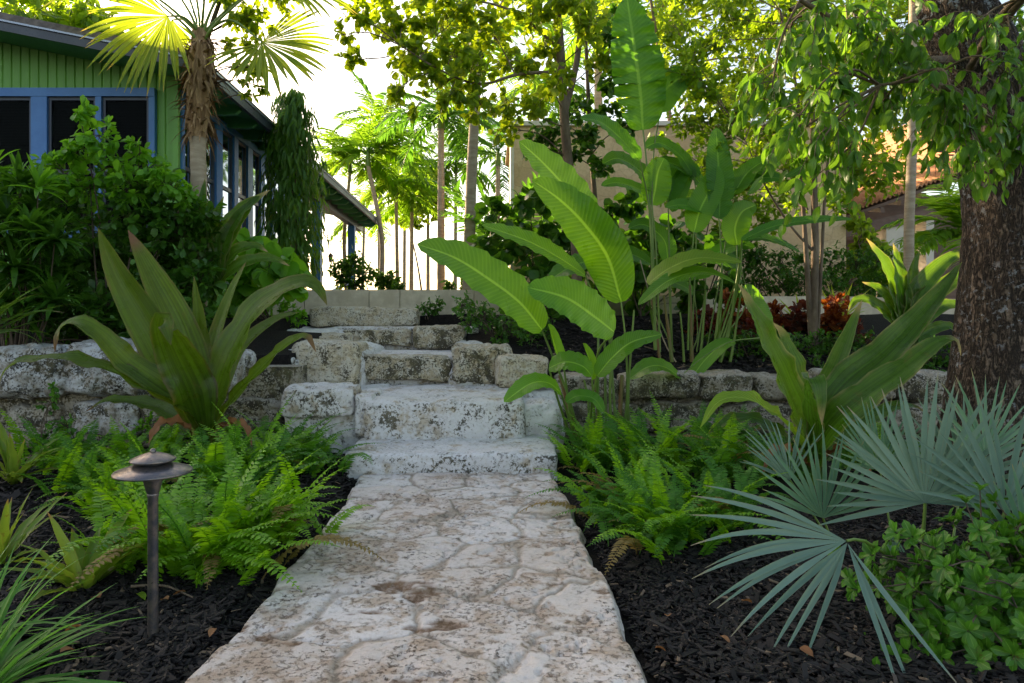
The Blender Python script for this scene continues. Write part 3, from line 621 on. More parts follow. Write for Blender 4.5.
# ---------------------------------------------------------------- tile roofed pavilion
pv = thing('tile_roofed_pavilion', 'open pavilion with terracotta tile roof, brown beams and cream columns behind the big tree', 'pavilion', (8, 13, 1.1))
Y = 13.0
def pq(pts, Y, d): return [P(x, y, Y) for x, y in pts]
r = MB()
e0, e1 = P(850, 213, Y), P(1120, 118, Y); back = np.array([0, 5, 1.6])
n = 60
for i in range(n):
    a = e0+(e1-e0)*i/n; c = e0+(e1-e0)*(i+.97)/n; mid_ = (a+c)/2+np.array([0, 0, .06])
    for (q0, q1) in ((a, mid_), (mid_, c)): r.prism([q0, q1, q1+back, q0+back], (0, 0, .03))
r.build('roof', M['tile'], pv, smooth=False)
r = MB(); r.prism([e0+V3(0, .1, -.03), e1+V3(0, .1, -.03), e1+back+V3(0, 0, -.03), e0+back+V3(0, 0, -.03)], (0, 0, -.06)); r.build('roof_lining', M['brownwood'], pv, smooth=False)
for (xa, ya, xb, yb, th, dy) in ((846, 225, 1100, 172, .22, .3), (860, 236, 1100, 214, .12, .9)):
    a, c = P(xa, ya, Y), P(xb, yb, Y); r = MB(); r.prism([a+V3(0, dy, 0), c+V3(0, dy, 0), c+V3(0, dy, -th), a+V3(0, dy, -th)], (0, .2, 0)); r.build('beam', M['brownwood'], pv, smooth=False)
for x in (862, 884, 905, 926, 948, 970):
    t_ = (x-850)/270; a = e0+(e1-e0)*t_; r = MB(); r.prism([a+V3(0, .12, -.1), a+V3(.08, .12, -.1), a+V3(.08, .12, -.2), a+V3(0, .12, -.2)], (0, .5, .1)); r.build('rafter_tail', M['brownwood'], pv, smooth=False)
for x0_, x1_ in ((897, 915), (938, 946), (990, 1010)):
    a = P(x0_, 216, Y); c = P(x1_, 216, Y); MB().box((a[0], Y+.35, 1.0), (c[0], Y+.7, a[2]-.02+(x0_-897)*.004)).build('column', M['cream'], pv, smooth=False)
a, c = P(915, 216, Y), P(921, 216, Y); MB().box((a[0]+.01, Y+.5, 1), (c[0], Y+.62, a[2]-.02)).build('post', M['brownwood'], pv, smooth=False)
a, c = P(921, 175, Y+3), P(1050, 175, Y+3); MB().box((P(850, 0, Y+3)[0], Y+4, 1), (c[0]+2, Y+4.2, 4.2)).build('back_wall', M['brownwood'], pv, smooth=False)
g0, g1 = P(936, 182, Y+1), P(975, 140, Y+1)
r = MB(); z = g0[2]+.3
while z < g1[2]+.4: r.prism([(g0[0], Y+.9, z), (g1[0]+.5, Y+.9, z), (g1[0]+.5, Y+.96, z+.05), (g0[0], Y+.96, z+.05)], (0, .012, 0)); z += .07
r.build('louvre', M['brownwood'], pv, smooth=False)
# ---------------------------------------------------------------- big-leaved plants in front
def pts3(pp, Y): return np.array([P(p[0], p[1], Y+(p[2] if len(p) > 2 else 0)) for p in pp])
def prof_crinum(n): v = np.linspace(0, 1, n); return np.maximum((.42+.58*sm(v, 0, .42))*np.maximum(1-v**2.4, 0)**.85, .012)
def prof_banana(n): v = np.linspace(0, 1, n); w = (v+.004)**.38*np.maximum(1-v, 0)**.52; return np.maximum(w/w.max(), .012)
def hero(parent, pp, wpx, mat, Y, N=(0, -.8, .6), prof=prof_crinum, n=26, nc=7, fold=.25, wave=.0, curl=0, seed=0, gutter=0, name='leaf', wf=5, tears=None):
    C = spline(pts3(pp, Y), n); W = prof(n)*wpx/F*Y
    N = np.asarray(N, float)
    if N.ndim == 2: N = nrm(spline(N, n))
    b = MB(); b.ribbon(C, N, W, fold, nc, wave, wf, curl, seed, gutter, tears); return b.build(name, mat, parent)
def stalk(parent, pp, r0, r1, mat, Y, name='stem', k=8, n=12):
    C = spline(pts3(pp, Y), n); b = MB(); b.tube(C, np.linspace(r0, r1, n), k); return b.build(name, mat, parent)
# --- left crinum
g = LG['crinum']; Y = 5.0
cr = thing('crinum_lily', 'largest olive green crinum lily with a bent brown leaf tip, in the left ferns', 'plant', P(205, 440, Y))
c0 = (205, 441)
hero(cr, [c0, (186, 392), (150, 330, -.05), (118, 275, -.1), (98, 228, -.15)], 22, g, Y, (.25, -.9, .2), fold=.35, wave=.012, seed=1)
hero(cr, [c0, (198, 390), (178, 325, .05), (150, 270, .1), (128, 230, .15)], 21, g, Y, (.3, -.9, .2), fold=.4, wave=.01, seed=2)
hero(cr, [c0, (190, 412, -.1), (150, 388, -.25), (95, 364, -.35), (40, 358, -.4), (8, 368, -.42), (-4, 392, -.42)], 12, g, Y, (.1, -.4, .9), fold=.3, wave=.02, seed=3, n=34)
hero(cr, [c0, (192, 408, -.1), (160, 385, -.2), (125, 360, -.25), (95, 330, -.3), (72, 322, -.3), (58, 332, -.3), (55, 352, -.3)], 15, g, Y, [(.2, -.8, .5), (.2, -.8, .6), (0, -.5, .9)], fold=.3, wave=.02, seed=4, n=34)
hero(cr, [c0, (196, 400, -.12), (178, 358, -.25), (164, 326, -.38), (166, 322, -.44), (171, 345, -.46)], 25, g, Y, [(.1, -.95, .2), (.1, -.95, .2), (.1, -.9, .4), (0, -.5, .8), (0, -1, -.3)], fold=.2, wave=.012, seed=5, n=36)
hero(cr, [c0, (208, 395), (203, 340, .1), (194, 276, .12)], 13, g, Y, (-.2, -.9, .1), fold=.3, wave=.008, seed=6)
hero(cr, [c0, (212, 390), (217, 340, .15), (232, 292, .2), (246, 262, .2)], 14, g, Y, (-.5, -.8, .1), fold=.35, seed=7)
hero(cr, [c0, (214, 405, -.05), (228, 360, -.1), (258, 308, -.12), (296, 284, -.12), (316, 286, -.12), (327, 305, -.12)], 26, g, Y, [(-.3, -.9, .2), (-.4, -.85, .35), (-.4, -.7, .6), (0, -.6, .8)], fold=.25, wave=.012, seed=8, n=34)
hero(cr, [c0, (222, 415, -.1), (250, 382, -.2), (285, 346, -.25), (306, 336, -.25), (316, 352, -.25)], 14, g, Y, (-.3, -.6, .8), fold=.3, wave=.012, seed=9)
hero(cr, [c0, (218, 400, .2), (240, 350, .35), (275, 320, .4), (300, 312, .4)], 15, g, Y, (-.3, -.7, .6), fold=.3, seed=10)
hero(cr, [c0, (180, 420, .15), (150, 405, .3), (110, 400, .35), (85, 412, .35)], 12, g, Y, (.2, -.5, .8), fold=.3, wave=.015, seed=11)
hero(cr, [c0, (182, 425, -.15), (160, 425, -.3), (148, 445, -.35)], 8, LG['dead'], Y, (.1, -.5, .8), fold=.5, wave=.02, seed=21)
hero(cr, [c0, (228, 425, -.15), (246, 428, -.3), (252, 446, -.35)], 7, LG['dead'], Y, (.1, -.5, .8), fold=.6, wave=.02, seed=22)
stalk(cr, [(205, 462), (205, 438), (205, 420)], .07, .035, LG['crinum'], Y, 'neck')
# --- second crinum behind, upper left bed
Y = 6.7; c0 = (212, 300); g = LG['crinum2']
cr = thing('crinum_lily', 'upright green crinum lily on the upper left bed, behind the largest olive one', 'plant', P(212, 300, Y))
for pp, w, s in (([c0, (219, 255), (238, 215), (270, 190)], 13, 1), ([c0, (222, 250), (250, 205), (262, 196)], 12, 2), ([c0, (208, 255), (203, 215), (205, 178, .1)], 10, 3),
                 ([c0, (202, 262), (188, 228), (180, 205)], 9, 4), ([c0, (200, 272), (185, 250), (172, 240), (165, 252)], 8, 5), ([c0, (226, 275), (246, 262), (270, 258), (290, 266)], 8, 6),
                 ([c0, (222, 268), (238, 250), (256, 246), (268, 252)], 9, 7), ([c0, (214, 250), (216, 220), (224, 196)], 10, 8), ([c0, (198, 285), (180, 275), (164, 282)], 8, 9)):
    hero(cr, pp, w, g, Y, (-.15+.1*(s % 3), -.85, .35), fold=.4, wave=.012, seed=s)
# --- right crinum
g = LG['crinum2']; Y = 4.6; c0 = (812, 470)
cr = thing('crinum_lily', 'wide twisting green crinum lily before the right block wall, front leaf folded over', 'plant', P(812, 466, Y))
hero(cr, [c0, (800, 420), (778, 365, -.1), (755, 315, -.15), (738, 284, -.15)], 19, g, Y, (.4, -.85, .2), fold=.4, wave=.02, seed=1)
hero(cr, [c0, (806, 420, .1), (795, 370, .15), (782, 335, .2), (772, 322, .2)], 17, g, Y, (.3, -.9, .2), fold=.35, wave=.02, seed=2)
hero(cr, [c0, (815, 420, .1), (832, 375, .2), (850, 330, .25), (862, 300, .25)], 13, g, Y, (-.5, -.8, .2), fold=.4, wave=.012, seed=3)
hero(cr, [c0, (822, 420, -.1), (845, 385, -.15), (885, 352, -.15), (920, 315, -.1), (945, 285, -.1), (962, 262, -.1)], 19, g, Y, [(-.4, -.8, .4), (-.3, -.7, .6), (-.5, -.8, .2), (-.3, -.8, .5)], fold=.3, wave=.02, seed=4, n=34)
hero(cr, [c0, (828, 430, -.2), (860, 400, -.3), (905, 368, -.35), (938, 342, -.35), (955, 340, -.35), (961, 356, -.35)], 17, g, Y, [(-.3, -.7, .6), (-.3, -.6, .7), (-.3, -.7, .6), (0, -.5, .8)], fold=.3, wave=.02, seed=5, n=34)
hero(cr, [c0, (812, 430, -.15), (808, 392, -.32), (812, 378, -.42), (819, 386, -.48), (822, 425, -.5)], 15, g, Y, [(0, -.9, .3), (0, -.9, .3), (0, -.4, .9), (0, -1, -.1)], fold=.2, wave=.012, seed=6, n=34)
hero(cr, [c0, (798, 440, -.1), (775, 414, -.3), (745, 398, -.4), (718, 402, -.45), (700, 428, -.45)], 14, LG['bananay'], Y, (.1, -.5, .8), fold=.3, wave=.015, seed=7, prof=prof_crinum)
hero(cr, [c0, (790, 445, .1), (765, 425, .1), (735, 418, .1), (708, 434, .1)], 12, g, Y, (.1, -.5, .8), fold=.3, wave=.015, seed=8)
hero(cr, [c0, (838, 440, .2), (870, 418, .3), (905, 405, .35), (930, 415, .35)], 13, g, Y, (-.1, -.5, .8), fold=.3, wave=.015, seed=9)
hero(cr, [c0, (818, 425, .25), (826, 380, .35), (832, 350, .4)], 13, g, Y, (-.1, -.95, .1), fold=.3, seed=10)
hero(cr, [c0, (838, 450, -.2), (862, 455, -.35), (872, 478, -.4)], 8, LG['dead'], Y, (.1, -.5, .8), fold=.6, wave=.02, seed=23)
hero(cr, [c0, (792, 452, -.2), (772, 452, -.3), (762, 475, -.35)], 7, LG['dead'], Y, (.1, -.5, .8), fold=.6, wave=.02, seed=24)
stalk(cr, [(812, 500), (812, 475), (812, 440)], .08, .04, LG['crinum2'], Y, 'neck')
# --- rear right crinum
Y = 7.0; c0 = (908, 345)
cr = thing('crinum_lily', 'small rosette of grey green crinum leaves on the raised bed left of the thick trunk', 'plant', P(908, 340, Y))
for pp, w, s in (([c0, (898, 300), (885, 265), (866, 238)], 11, 1), ([c0, (902, 295), (897, 262), (893, 243)], 10, 2), ([c0, (914, 300), (930, 275), (955, 255), (968, 264)], 12, 3), ([c0, (918, 305), (945, 285), (975, 262), (990, 252)], 11, 4),
                 ([c0, (922, 320), (945, 305), (962, 308), (972, 322)], 8, 5), ([c0, (893, 320), (872, 302), (855, 300), (848, 312)], 8, 6), ([c0, (895, 310), (880, 290), (862, 282)], 9, 7), ([c0, (910, 300), (912, 270), (920, 250)], 10, 8), ([c0, (926, 332), (948, 326), (962, 338)], 7, 9)):
    hero(cr, pp, w, g, Y, (.2-.1*(s % 4), -.85, .35), fold=.4, wave=.012, seed=s)
# --- heliconia with paddle leaves, centre
Y = 5.6
he = thing('heliconia', 'tall heliconia with the broadest glowing green paddle leaves beside the steps, centre of the garden', 'plant', P(598, 440, Y))
B, Bd, By = LG['banana'], LG['bananad'], LG['bananay']
def paddle(pp, w, mat=B, N=(0, -.8, .6), seed=0, base=None, wave=.012, fold=.22, par=None, Y=5.6, r=.011, n=30, torn=0):
    rt = np.random.RandomState(seed+7); tears = None
    if torn: n = 110; tears = [(q+j, s_, dd) for q, s_ in zip(rt.randint(15, 100, torn), rt.choice([-1, 1], torn)) for j, dd in ((0, rt.uniform(.2, .7)), (1, .93))]
    wave = wave*min(1.3, (w/22)**1.6)
    lf = hero(par, pp, w, mat, Y, N, prof_banana, n, 9, fold, wave, .06, seed, wf=7, tears=tears)
    if base:
        q = [pp[0]]+list(base); stalk(par, q, r*.65, r*1.2, M['greenstem'], Y)
paddle([(596, 236, .2), (572, 196, .15), (545, 165, .1), (519, 141, .05)], 24, seed=1, N=(.2, -.75, .5), base=[(606, 300, .1), (612, 372, .1), (616, 430, 0)], par=he)
paddle([(621, 302, 0), (608, 258, -.05), (585, 225, -.15), (560, 200, -.2), (532, 180, -.25)], 24, seed=2, N=(-.35, -.7, .5), base=[(626, 345, 0), (627, 400, 0), (622, 440)], par=he)
paddle([(542, 330, -.2), (520, 303, -.25), (490, 280, -.3), (455, 258, -.35), (417, 244, -.4)], 25, mat=B, seed=3, N=(.05, -.72, .62), base=[(555, 362, -.1), (568, 395, -.05), (580, 440)], par=he)
paddle([(585, 275, .1), (556, 256, 0), (525, 240, -.05), (482, 225, -.1)], 17, seed=4, N=(.1, -.6, .75), base=[(597, 310, .1), (598, 372, 0), (598, 432, 0)], par=he)
paddle([(614, 332, -.35), (596, 318, -.4), (566, 298, -.45), (527, 287, -.45)], 23, mat=B, seed=5, N=(.15, -.8, .5), base=[(598, 352, -.2), (597, 385, -.1), (600, 436, 0)], par=he)
paddle([(600, 264, .3), (585, 262, .25), (565, 270, .2), (548, 282, .2)], 15, mat=Bd, seed=6, N=(0, -.6, .8), base=[(604, 320, .2), (606, 430, .1)], par=he)
paddle([(597, 376, -.4), (612, 358, -.42), (632, 342, -.45), (662, 334, -.45)], 13, seed=7, N=(-.2, -.6, .75), base=[(592, 400, -.3), (590, 440, -.1)], par=he)
paddle([(561, 393, -.5), (548, 383, -.55), (530, 384, -.6), (504, 402, -.65)], 12, seed=8, N=(0, -.5, .85), base=[(568, 415, -.3), (580, 450, -.1)], par=he)
paddle([(549, 368, -.4), (565, 362, -.45), (582, 366, -.5), (592, 376, -.5)], 14, seed=9, N=(0, -.6, .8), base=[(558, 400, -.3), (575, 450, -.1)], par=he)
paddle([(566, 402, -.5), (578, 396, -.5), (594, 399, -.5), (604, 412, -.5)], 9, mat=Bd, seed=10, N=(0, -.5, .85), par=he)
paddle([(564, 368, -.2), (556, 350, -.2), (551, 332, -.2), (548, 324, -.2)], 6, seed=11, N=(.6, -.8, .1), fold=.9, base=[(572, 430, -.1)], par=he)
paddle([(592, 380, -.2), (590, 362, -.2), (585, 348, -.2), (583, 343, -.2)], 5, seed=12, N=(.6, -.8, .1), fold=.9, base=[(596, 435, -.1)], par=he)
for x, x2 in ((574, 560), (600, 596), (620, 622)): stalk(he, [(x+6, 470), (x, 430), (x2, 375)], .026, .016, M['redstem'], Y, 'sheath')
for x, x2, yt in ((610, 612, 330), (628, 634, 310), (588, 584, 380)): stalk(he, [(x+4, 460), (x, 400), (x2, yt)], .016, .008, M['greenstem'], Y, 'stem')
# --- heliconia group right of it
Y = 7.1
h2 = thing('heliconia', 'clump of upright heliconias with many reddish stems on the raised mulch bed', 'plant', P(690, 360, Y))
k = dict(par=h2, Y=Y)
paddle([(643, 130), (640, 90), (634, 45), (627, -2)], 26, mat=Bd, seed=21, N=(-.1, -.95, .1), base=[(648, 180), (652, 260), (655, 350)], wave=.03, torn=9, r=.014, **k)
paddle([(660, 112, .1), (664, 92, .1), (680, 78, .1), (693, 74, .1)], 17, mat=Bd, seed=22, N=(.1, -.8, .3), base=[(652, 180), (656, 350)], **k)
paddle([(640, 160, -.1), (620, 138, -.1), (600, 122, -.1), (580, 118, -.1)], 17, mat=Bd, seed=23, N=(.2, -.6, .7), base=[(650, 220), (655, 350)], **k)
paddle([(652, 205), (655, 190), (658, 172), (664, 158)], 15, mat=B, seed=24, torn=3, N=(0, -1, .1), base=[(656, 250), (660, 350)], **k)
paddle([(694, 232), (700, 210), (712, 185), (716, 165)], 14, mat=B, seed=25, N=(-.2, -.95, .2), base=[(690, 280), (688, 350)], **k)
paddle([(719, 218), (720, 190), (718, 160), (716, 128)], 14, mat=Bd, seed=26, torn=4, N=(0, -1, .1), base=[(722, 280), (718, 350)], **k)
paddle([(648, 284, -.3), (670, 268, -.35), (700, 258, -.4), (742, 262, -.4)], 15, mat=By, seed=27, N=(-.1, -.5, .85), base=[(652, 320), (660, 352)], **k)
paddle([(735, 283, -.4), (705, 272, -.45), (670, 280, -.5), (638, 305, -.5)], 11, mat=B, seed=28, N=(.1, -.45, .9), base=[(722, 320, -.2), (712, 355)], **k)
paddle([(742, 240, -.2), (775, 226, -.2), (815, 220, -.2), (853, 219, -.2)], 8, mat=Bd, seed=29, N=(0, -.6, .8), base=[(735, 290), (715, 352)], **k)
paddle([(742, 240, 0), (760, 238, 0), (780, 243, 0), (800, 252, 0)], 10, mat=Bd, seed=30, N=(0, -.5, .8), base=[(738, 290), (718, 352)], **k)
paddle([(737, 245, .1), (735, 228, .1), (742, 212, .1), (756, 205, .1)], 14, mat=B, seed=31, N=(-.1, -.9, .4), base=[(735, 300), (722, 352)], **k)
paddle([(668, 262, .3), (664, 240, .3), (645, 225, .3), (628, 228, .3)], 12, mat=Bd, seed=32, N=(.1, -.7, .6), base=[(672, 350, .2)], **k)
paddle([(690, 165, .2), (682, 180, .2), (676, 200, .2), (672, 212, .2)], 10, mat=Bd, seed=33, N=(0, -.9, .3), **k)
paddle([(668, 200, .2), (676, 178, .2), (690, 168, .2), (700, 176, .2)], 12, mat=Bd, seed=34, N=(0, -.7, .6), base=[(670, 280, .2), (672, 350, .2)], **k)
paddle([(735, 342, -.6), (722, 345, -.6), (705, 360, -.6), (690, 380, -.65)], 9, mat=B, seed=35, N=(.1, -.5, .8), **k)
paddle([(680, 377, -.9), (664, 367, -.95), (648, 367, -1), (629, 379, -1)], 11, mat=B, seed=36, N=(0, -.5, .85), base=[(702, 358, -.8), (730, 342, -.7), (760, 338, -.6)], r=.006, **k)
paddle([(745, 285, -.1), (752, 300, -.1), (762, 320, -.1), (766, 345, -.1)], 13, mat=B, seed=37, N=(.2, -.8, .5), **k)
rs = np.random.RandomState(44)
for i in range(16):
    x = rs.uniform(645, 748); y = rs.uniform(175, 300); s_ = rs.choice([-1, 1]); L_ = rs.uniform(38, 62); up = rs.uniform(.1, 1.1); dy_ = rs.uniform(0, .6)
    paddle([(x, y, dy_), (x+s_*L_*.3, y-L_*.45*up, dy_), (x+s_*L_*.7, y-L_*.7*up, dy_-.1), (x+s_*L_, y-L_*.6*up, dy_-.15)], rs.uniform(9, 14), mat=(Bd, B, Bd)[i % 3], seed=60+i, N=(-.25*s_, -.7, .6), base=[(x-s_*3, y+40, dy_), (690+(x-690)*.4, 352, dy_*.5)] if i % 3 == 0 else None, r=.008, **k)
for x, x2, yt, mt, r in ((672, 664, 295, 'redstem', .022), (692, 690, 285, 'redstem', .022), (700, 706, 290, 'greenstem', .016), (712, 722, 280, 'greenstem', .018), (720, 740, 262, 'greenstem', .02), (730, 742, 285, 'greenstem', .016), (660, 652, 300, 'redstem', .018), (684, 680, 312, 'greenstem', .014), (676, 640, 260, 'bark_pale', .008)):
    stalk(h2, [(x, 362), (x+(x2-x)*.4, 335), (x2, yt)], r, r*.6, M[mt], Y, 'stem')
# ---------------------------------------------------------------- fan leaves
def fan(parent, hub, ax, N, R, nseg, spread, mat, split=.4, droop=.25, seed=0, pet=None, pr=.008, wscale=1.0, name='fan_leaf', pmat='greenstem', fold=.6, asym=.75):
    rs = np.random.RandomState(seed); hub = np.asarray(hub, float); ax = nrm(ax); N = nrm(np.asarray(N, float)-np.dot(N, ax)*ax); S = np.cross(ax, N)
    b = MB(); n = 12; dth = rad(spread)/nseg
    for i in range(nseg):
        th = (i+.5-nseg/2+rs.uniform(-.22, .22))*dth; c, s_ = math.cos(th), math.sin(th); d = ax*c+S*s_
        L = R*(asym+(1-asym)*math.cos(th*.8))*rs.uniform(.9, 1.05); v = np.linspace(.0, 1, n)
        cup = .22*R*(abs(th)/(rad(spread)/2))**2+rs.normal()*.03*R
        dr = droop*rs.uniform(.5, 1.6)
        C = hub+d[None]*(v*L)[:, None]+N[None]*(cup*v**1.3)[:, None]-np.array([0, 0, 1])[None]*(dr*L*np.maximum(v-.35, 0)**2)[:, None]+S[None]*(rs.normal()*.045*L*v**2)[:, None]
        w = np.where(v < split, v*L*math.tan(dth/2)*1.04, split*L*math.tan(dth/2)*1.04*np.maximum(1-(np.maximum(v-split, 0)/(1-split))**1.7, 0)**.9)*wscale
        b.ribbon(C, N, np.maximum(w, .0008), fold*(1 if i % 2 else 1), 3)
    o = b.build(name, mat, parent)
    if pet is not None:
        b = MB(); C = spline(np.vstack([[hub], pet]), 12); b.tube(C, np.linspace(pr*.7, pr*1.4, 12), 7); b.build('petiole', M[pmat], parent)
    return o
S_, Sg = LG['silver'], LG['silverg']
pm = thing('silver_palmetto', 'blue silver palmetto with stiff fan leaves over the mulch, right front of the garden', 'palm', P(930, 600, 3.0))
base = P(945, 600, 3.0)
fan(pm, P(846, 541, 2.35), (-.98, -.05, .04), (.1, -.85, .5), .55, 9, 60, S_, .36, .22, 1, [P(872, 545, 2.5), base], .007, .95, fold=.55)
fan(pm, P(847, 543, 2.34), (-.62, -.25, -.62), (-.1, -1, .3), .47, 4, 36, S_, .30, .25, 2, None, .008, 1.0, fold=.55)
fan(pm, P(848, 544, 2.34), (.13, -.55, -.75), (0, -.8, .5), .47, 3, 24, S_, .30, .1, 12, None, .008, 1.0, fold=.55)
fan(pm, P(925, 503, 3.05), (-.05, .1, 1), (0, -.95, .15), .58, 28, 195, S_, .40, .05, 3, [P(924, 560, 3.05), base], .009, 1.1, fold=.3, asym=.85)
fan(pm, P(823, 518, 3.25), (0, .1, 1), (.1, -.95, .2), .44, 18, 150, Sg, .38, .08, 4, [P(850, 570, 3.2), base], .007, .95, fold=.55)
fan(pm, P(1005, 510, 2.95), (.1, .1, 1), (-.2, -.95, .15), .50, 18, 170, S_, .34, .08, 5, [P(985, 570, 2.95), base], .008, .95, fold=.55)
fan(pm, P(895, 535, 3.2), (-.25, -.2, -.9), (0, -.9, .2), .36, 9, 80, Sg, .35, .05, 6, [P(915, 545, 3.1), base], .006, .8, fold=.4)
fan(pm, P(985, 455, 3.3), (0, .1, 1), (.25, -.95, .1), .42, 16, 150, Sg, .36, .05, 7, [P(970, 540, 3.2), base], .007, .95, fold=.55)
fan(pm, P(790, 480, 3.45), (-.35, .1, .9), (.2, -.9, .3), .34, 16, 110, S_, .40, .1, 8, [P(850, 560, 3.3), base], .006, .9, fold=.35)
fan(pm, P(962, 478, 3.5), (-.1, .1, 1), (0, -.95, .3), .46, 22, 170, S_, .38, .05, 10, [P(950, 560, 3.3), base], .007, 1.0, fold=.5)
fan(pm, P(880, 470, 3.6), (-.1, .1, 1), (.2, -.95, .2), .40, 20, 150, Sg, .38, .08, 11, [P(900, 560, 3.4), base], .006, 1.0, fold=.5)
fan(pm, P(1030, 560, 2.8), (.2, -.2, .8), (-.3, -.9, .3), .42, 18, 140, Sg, .42, .12, 9, [base], .007, .95, fold=.55)
b = MB(); b.tube(spline([base+V3(0, 0, .02), base*.5+P(960, 640, 3)*.5, V3(base[0]+.05, base[1], -.05)], 6), [.05, .06, .06, .06, .06, .06], 9, jit=.01); b.build('trunk', M['husk'], pm)
# ---------------------------------------------------------------- ferns
def frond_mesh(mat, seed, L=1.0, droop=1.6, pin=.100, npair=27, w=.40):
    rs = np.random.RandomState(seed); C = arc((0, 0, 0), (0, .34, 1), L, droop, 16, sag=(0, .45, -1)); C[:, 0] += .06*L*np.sin(np.linspace(0, 2.5, 16)+seed)*np.linspace(0, 1, 16)
    T = nrm(np.gradient(C, axis=0)); b = MB(); b.tube(C, np.linspace(.006, .0018, 16)*L, 4)
    v = np.repeat(np.linspace(.08, .99, npair), 2)+np.tile([0, .011], npair); v = np.minimum(v, .995); sg = np.tile([-1, 1], npair)
    x = v*15; i = np.minimum(x.astype(int), 14); f = (x-i)[:, None]; base = C[i]*(1-f)+C[i+1]*f; t = nrm(T[i]*(1-f)+T[i+1]*f)
    S = nrm(np.cross(t, np.array([0, -.3, 1.]))); S[:, :] = np.where(np.abs(S[:, :1]) < .1, [1, 0, 0], S); S = S*np.sign(S[:, :1]); N = nrm(np.cross(S, t)); N = N*np.sign(N[:, 2:3]+1e-6)
    m = len(v); d = S*sg[:, None]+t*.28+N*.12+rs.normal(0, .09, (m, 3)); nn = N+rs.normal(0, .16, (m, 3))
    ln = pin*L*np.minimum(1, (v/.16)**.6)*np.maximum(1-v**3.2, .06)**.75*rs.uniform(.88, 1.08, m)
    b.scatter(leaf_template(4, 3, .25, .45, w, .3, .5), base, d, nn, ln)
    return b.build('frond', mat)
FR = []
for k_, (mt, dr) in enumerate([('fern', 1.3), ('fern', 1.9), ('fern', 2.3), ('fernd', 1.5), ('fernd', 2.1), ('fern', .9), ('drygrass', 2.6)]):
    FR.append(frond_mesh(LG[mt], 11+k_, 1, dr*.72))
for f_ in FR: COL.objects.unlink(f_)
def fern(label, px, py, Y, n, L, seed, mix=.7, group=None, lean=(0, 0), z=None):
    n = int(n*1.12); L = L*1.22; rs = np.random.RandomState(seed); p = P(px, py, Y); p[2] = float(Hf(p[0], p[1])) if z is None else z
    t = thing('fern', label, 'fern', p, group)
    for i in range(n):
        ang = rs.uniform(0, 6.283); k_ = rs.choice([0, 1, 2, 5]) if rs.rand() < mix else rs.choice([3, 4])
        if i % 19 == 7: k_ = 6
        tilt = rs.uniform(-.3, .35); o = inst(FR[k_], t, (rs.normal(0, .10)*L/.5, rs.normal(0, .10)*L/.5, 0), (-tilt+lean[1]*0, 0, ang), L*rs.uniform(.65, 1.15))
    return t
GL = 'sword ferns left of the path'; GR = 'sword ferns right of the path'
fern('bright green sword fern whose fronds reach the path edge, nearest the bronze lamp', 222, 590, 2.95, 46, .48, 1, .97, GL)
fern('bright green sword fern directly behind the bronze lamp', 178, 560, 3.05, 36, .46, 2, .95, GL)
fern('bushy sword fern arching over the left path edge', 262, 540, 3.35, 42, .44, 3, .9, GL)
fern('sword fern under the big olive crinum lily', 225, 500, 4.2, 36, .50, 4, .7, GL)
fern('dark sword fern spilling over the lowest step on its left', 300, 470, 4.8, 40, .44, 5, .35, GL)
fern('dark sword fern below the upper left mortar block', 285, 440, 5.1, 36, .46, 6, .3, GL)
fern('sword fern at the foot of the white coral block left', 150, 450, 4.9, 34, .44, 7, .5, GL)
fern('sword fern in shade left of the lamp head', 100, 470, 4.4, 34, .42, 8, .4, GL)
fern('sword fern behind the brown tipped bromeliad', 130, 520, 3.8, 34, .42, 9, .7, GL)
fern('low sword fern beside the bromeliad by the lamp foot', 120, 590, 3.0, 20, .30, 10, .8, GL)
fern('dark sword fern before the left wall, between bromeliad and white coral block', 70, 440, 5.0, 34, .42, 35, .2, GL)
fern('dark sword fern filling the bed between lamp and steps', 250, 470, 4.6, 36, .46, 12, .45, GL)
fern('sword fern tucked against the left stone wall', 215, 420, 5.4, 30, .42, 13, .5, GL)
fern('dark upright sword fern nearest the bare mulch on the right of the path', 672, 565, 3.2, 52, .38, 21, .35, GR)
fern('dark sword fern just right of the nearest upright one, by the palmetto tips', 712, 540, 3.55, 44, .42, 31, .3, GR)
fern('sword fern hugging the right edge of the paving halfway to the steps', 640, 540, 3.45, 36, .34, 32, .4, GR)
fern('sword fern at the right edge of the lowest step', 592, 480, 4.95, 38, .38, 22, .4, GR)
fern('sword fern leaning onto the paving right side', 628, 520, 3.8, 42, .40, 23, .5, GR)
fern('sword fern below the centre heliconia stems', 610, 470, 5.1, 38, .45, 24, .55, GR)
fern('sword fern between the heliconia and right crinum', 665, 470, 4.9, 40, .48, 25, .5, GR)
fern('deep green sword fern left of the silver palmetto', 725, 500, 4.5, 38, .46, 26, .3, GR)
fern('sword fern in front of the mossy block wall', 720, 440, 5.5, 36, .45, 27, .35, GR)
fern('sword fern behind the palmetto fans', 775, 470, 4.9, 36, .42, 28, .35, GR)
fern('sword fern right of the right crinum base', 870, 460, 5.0, 30, .36, 29, .35, GR)
fern('sword fern beside the thick trunk foot', 940, 470, 4.6, 26, .32, 30, .35, GR)
fern('sword fern past the thick trunk beside the block wall', 1085, 470, 4.6, 34, .42, 33, .5, GR)
fern('sword fern beyond the right picture edge behind the palmetto', 1120, 520, 3.9, 34, .42, 34, .5, GR)
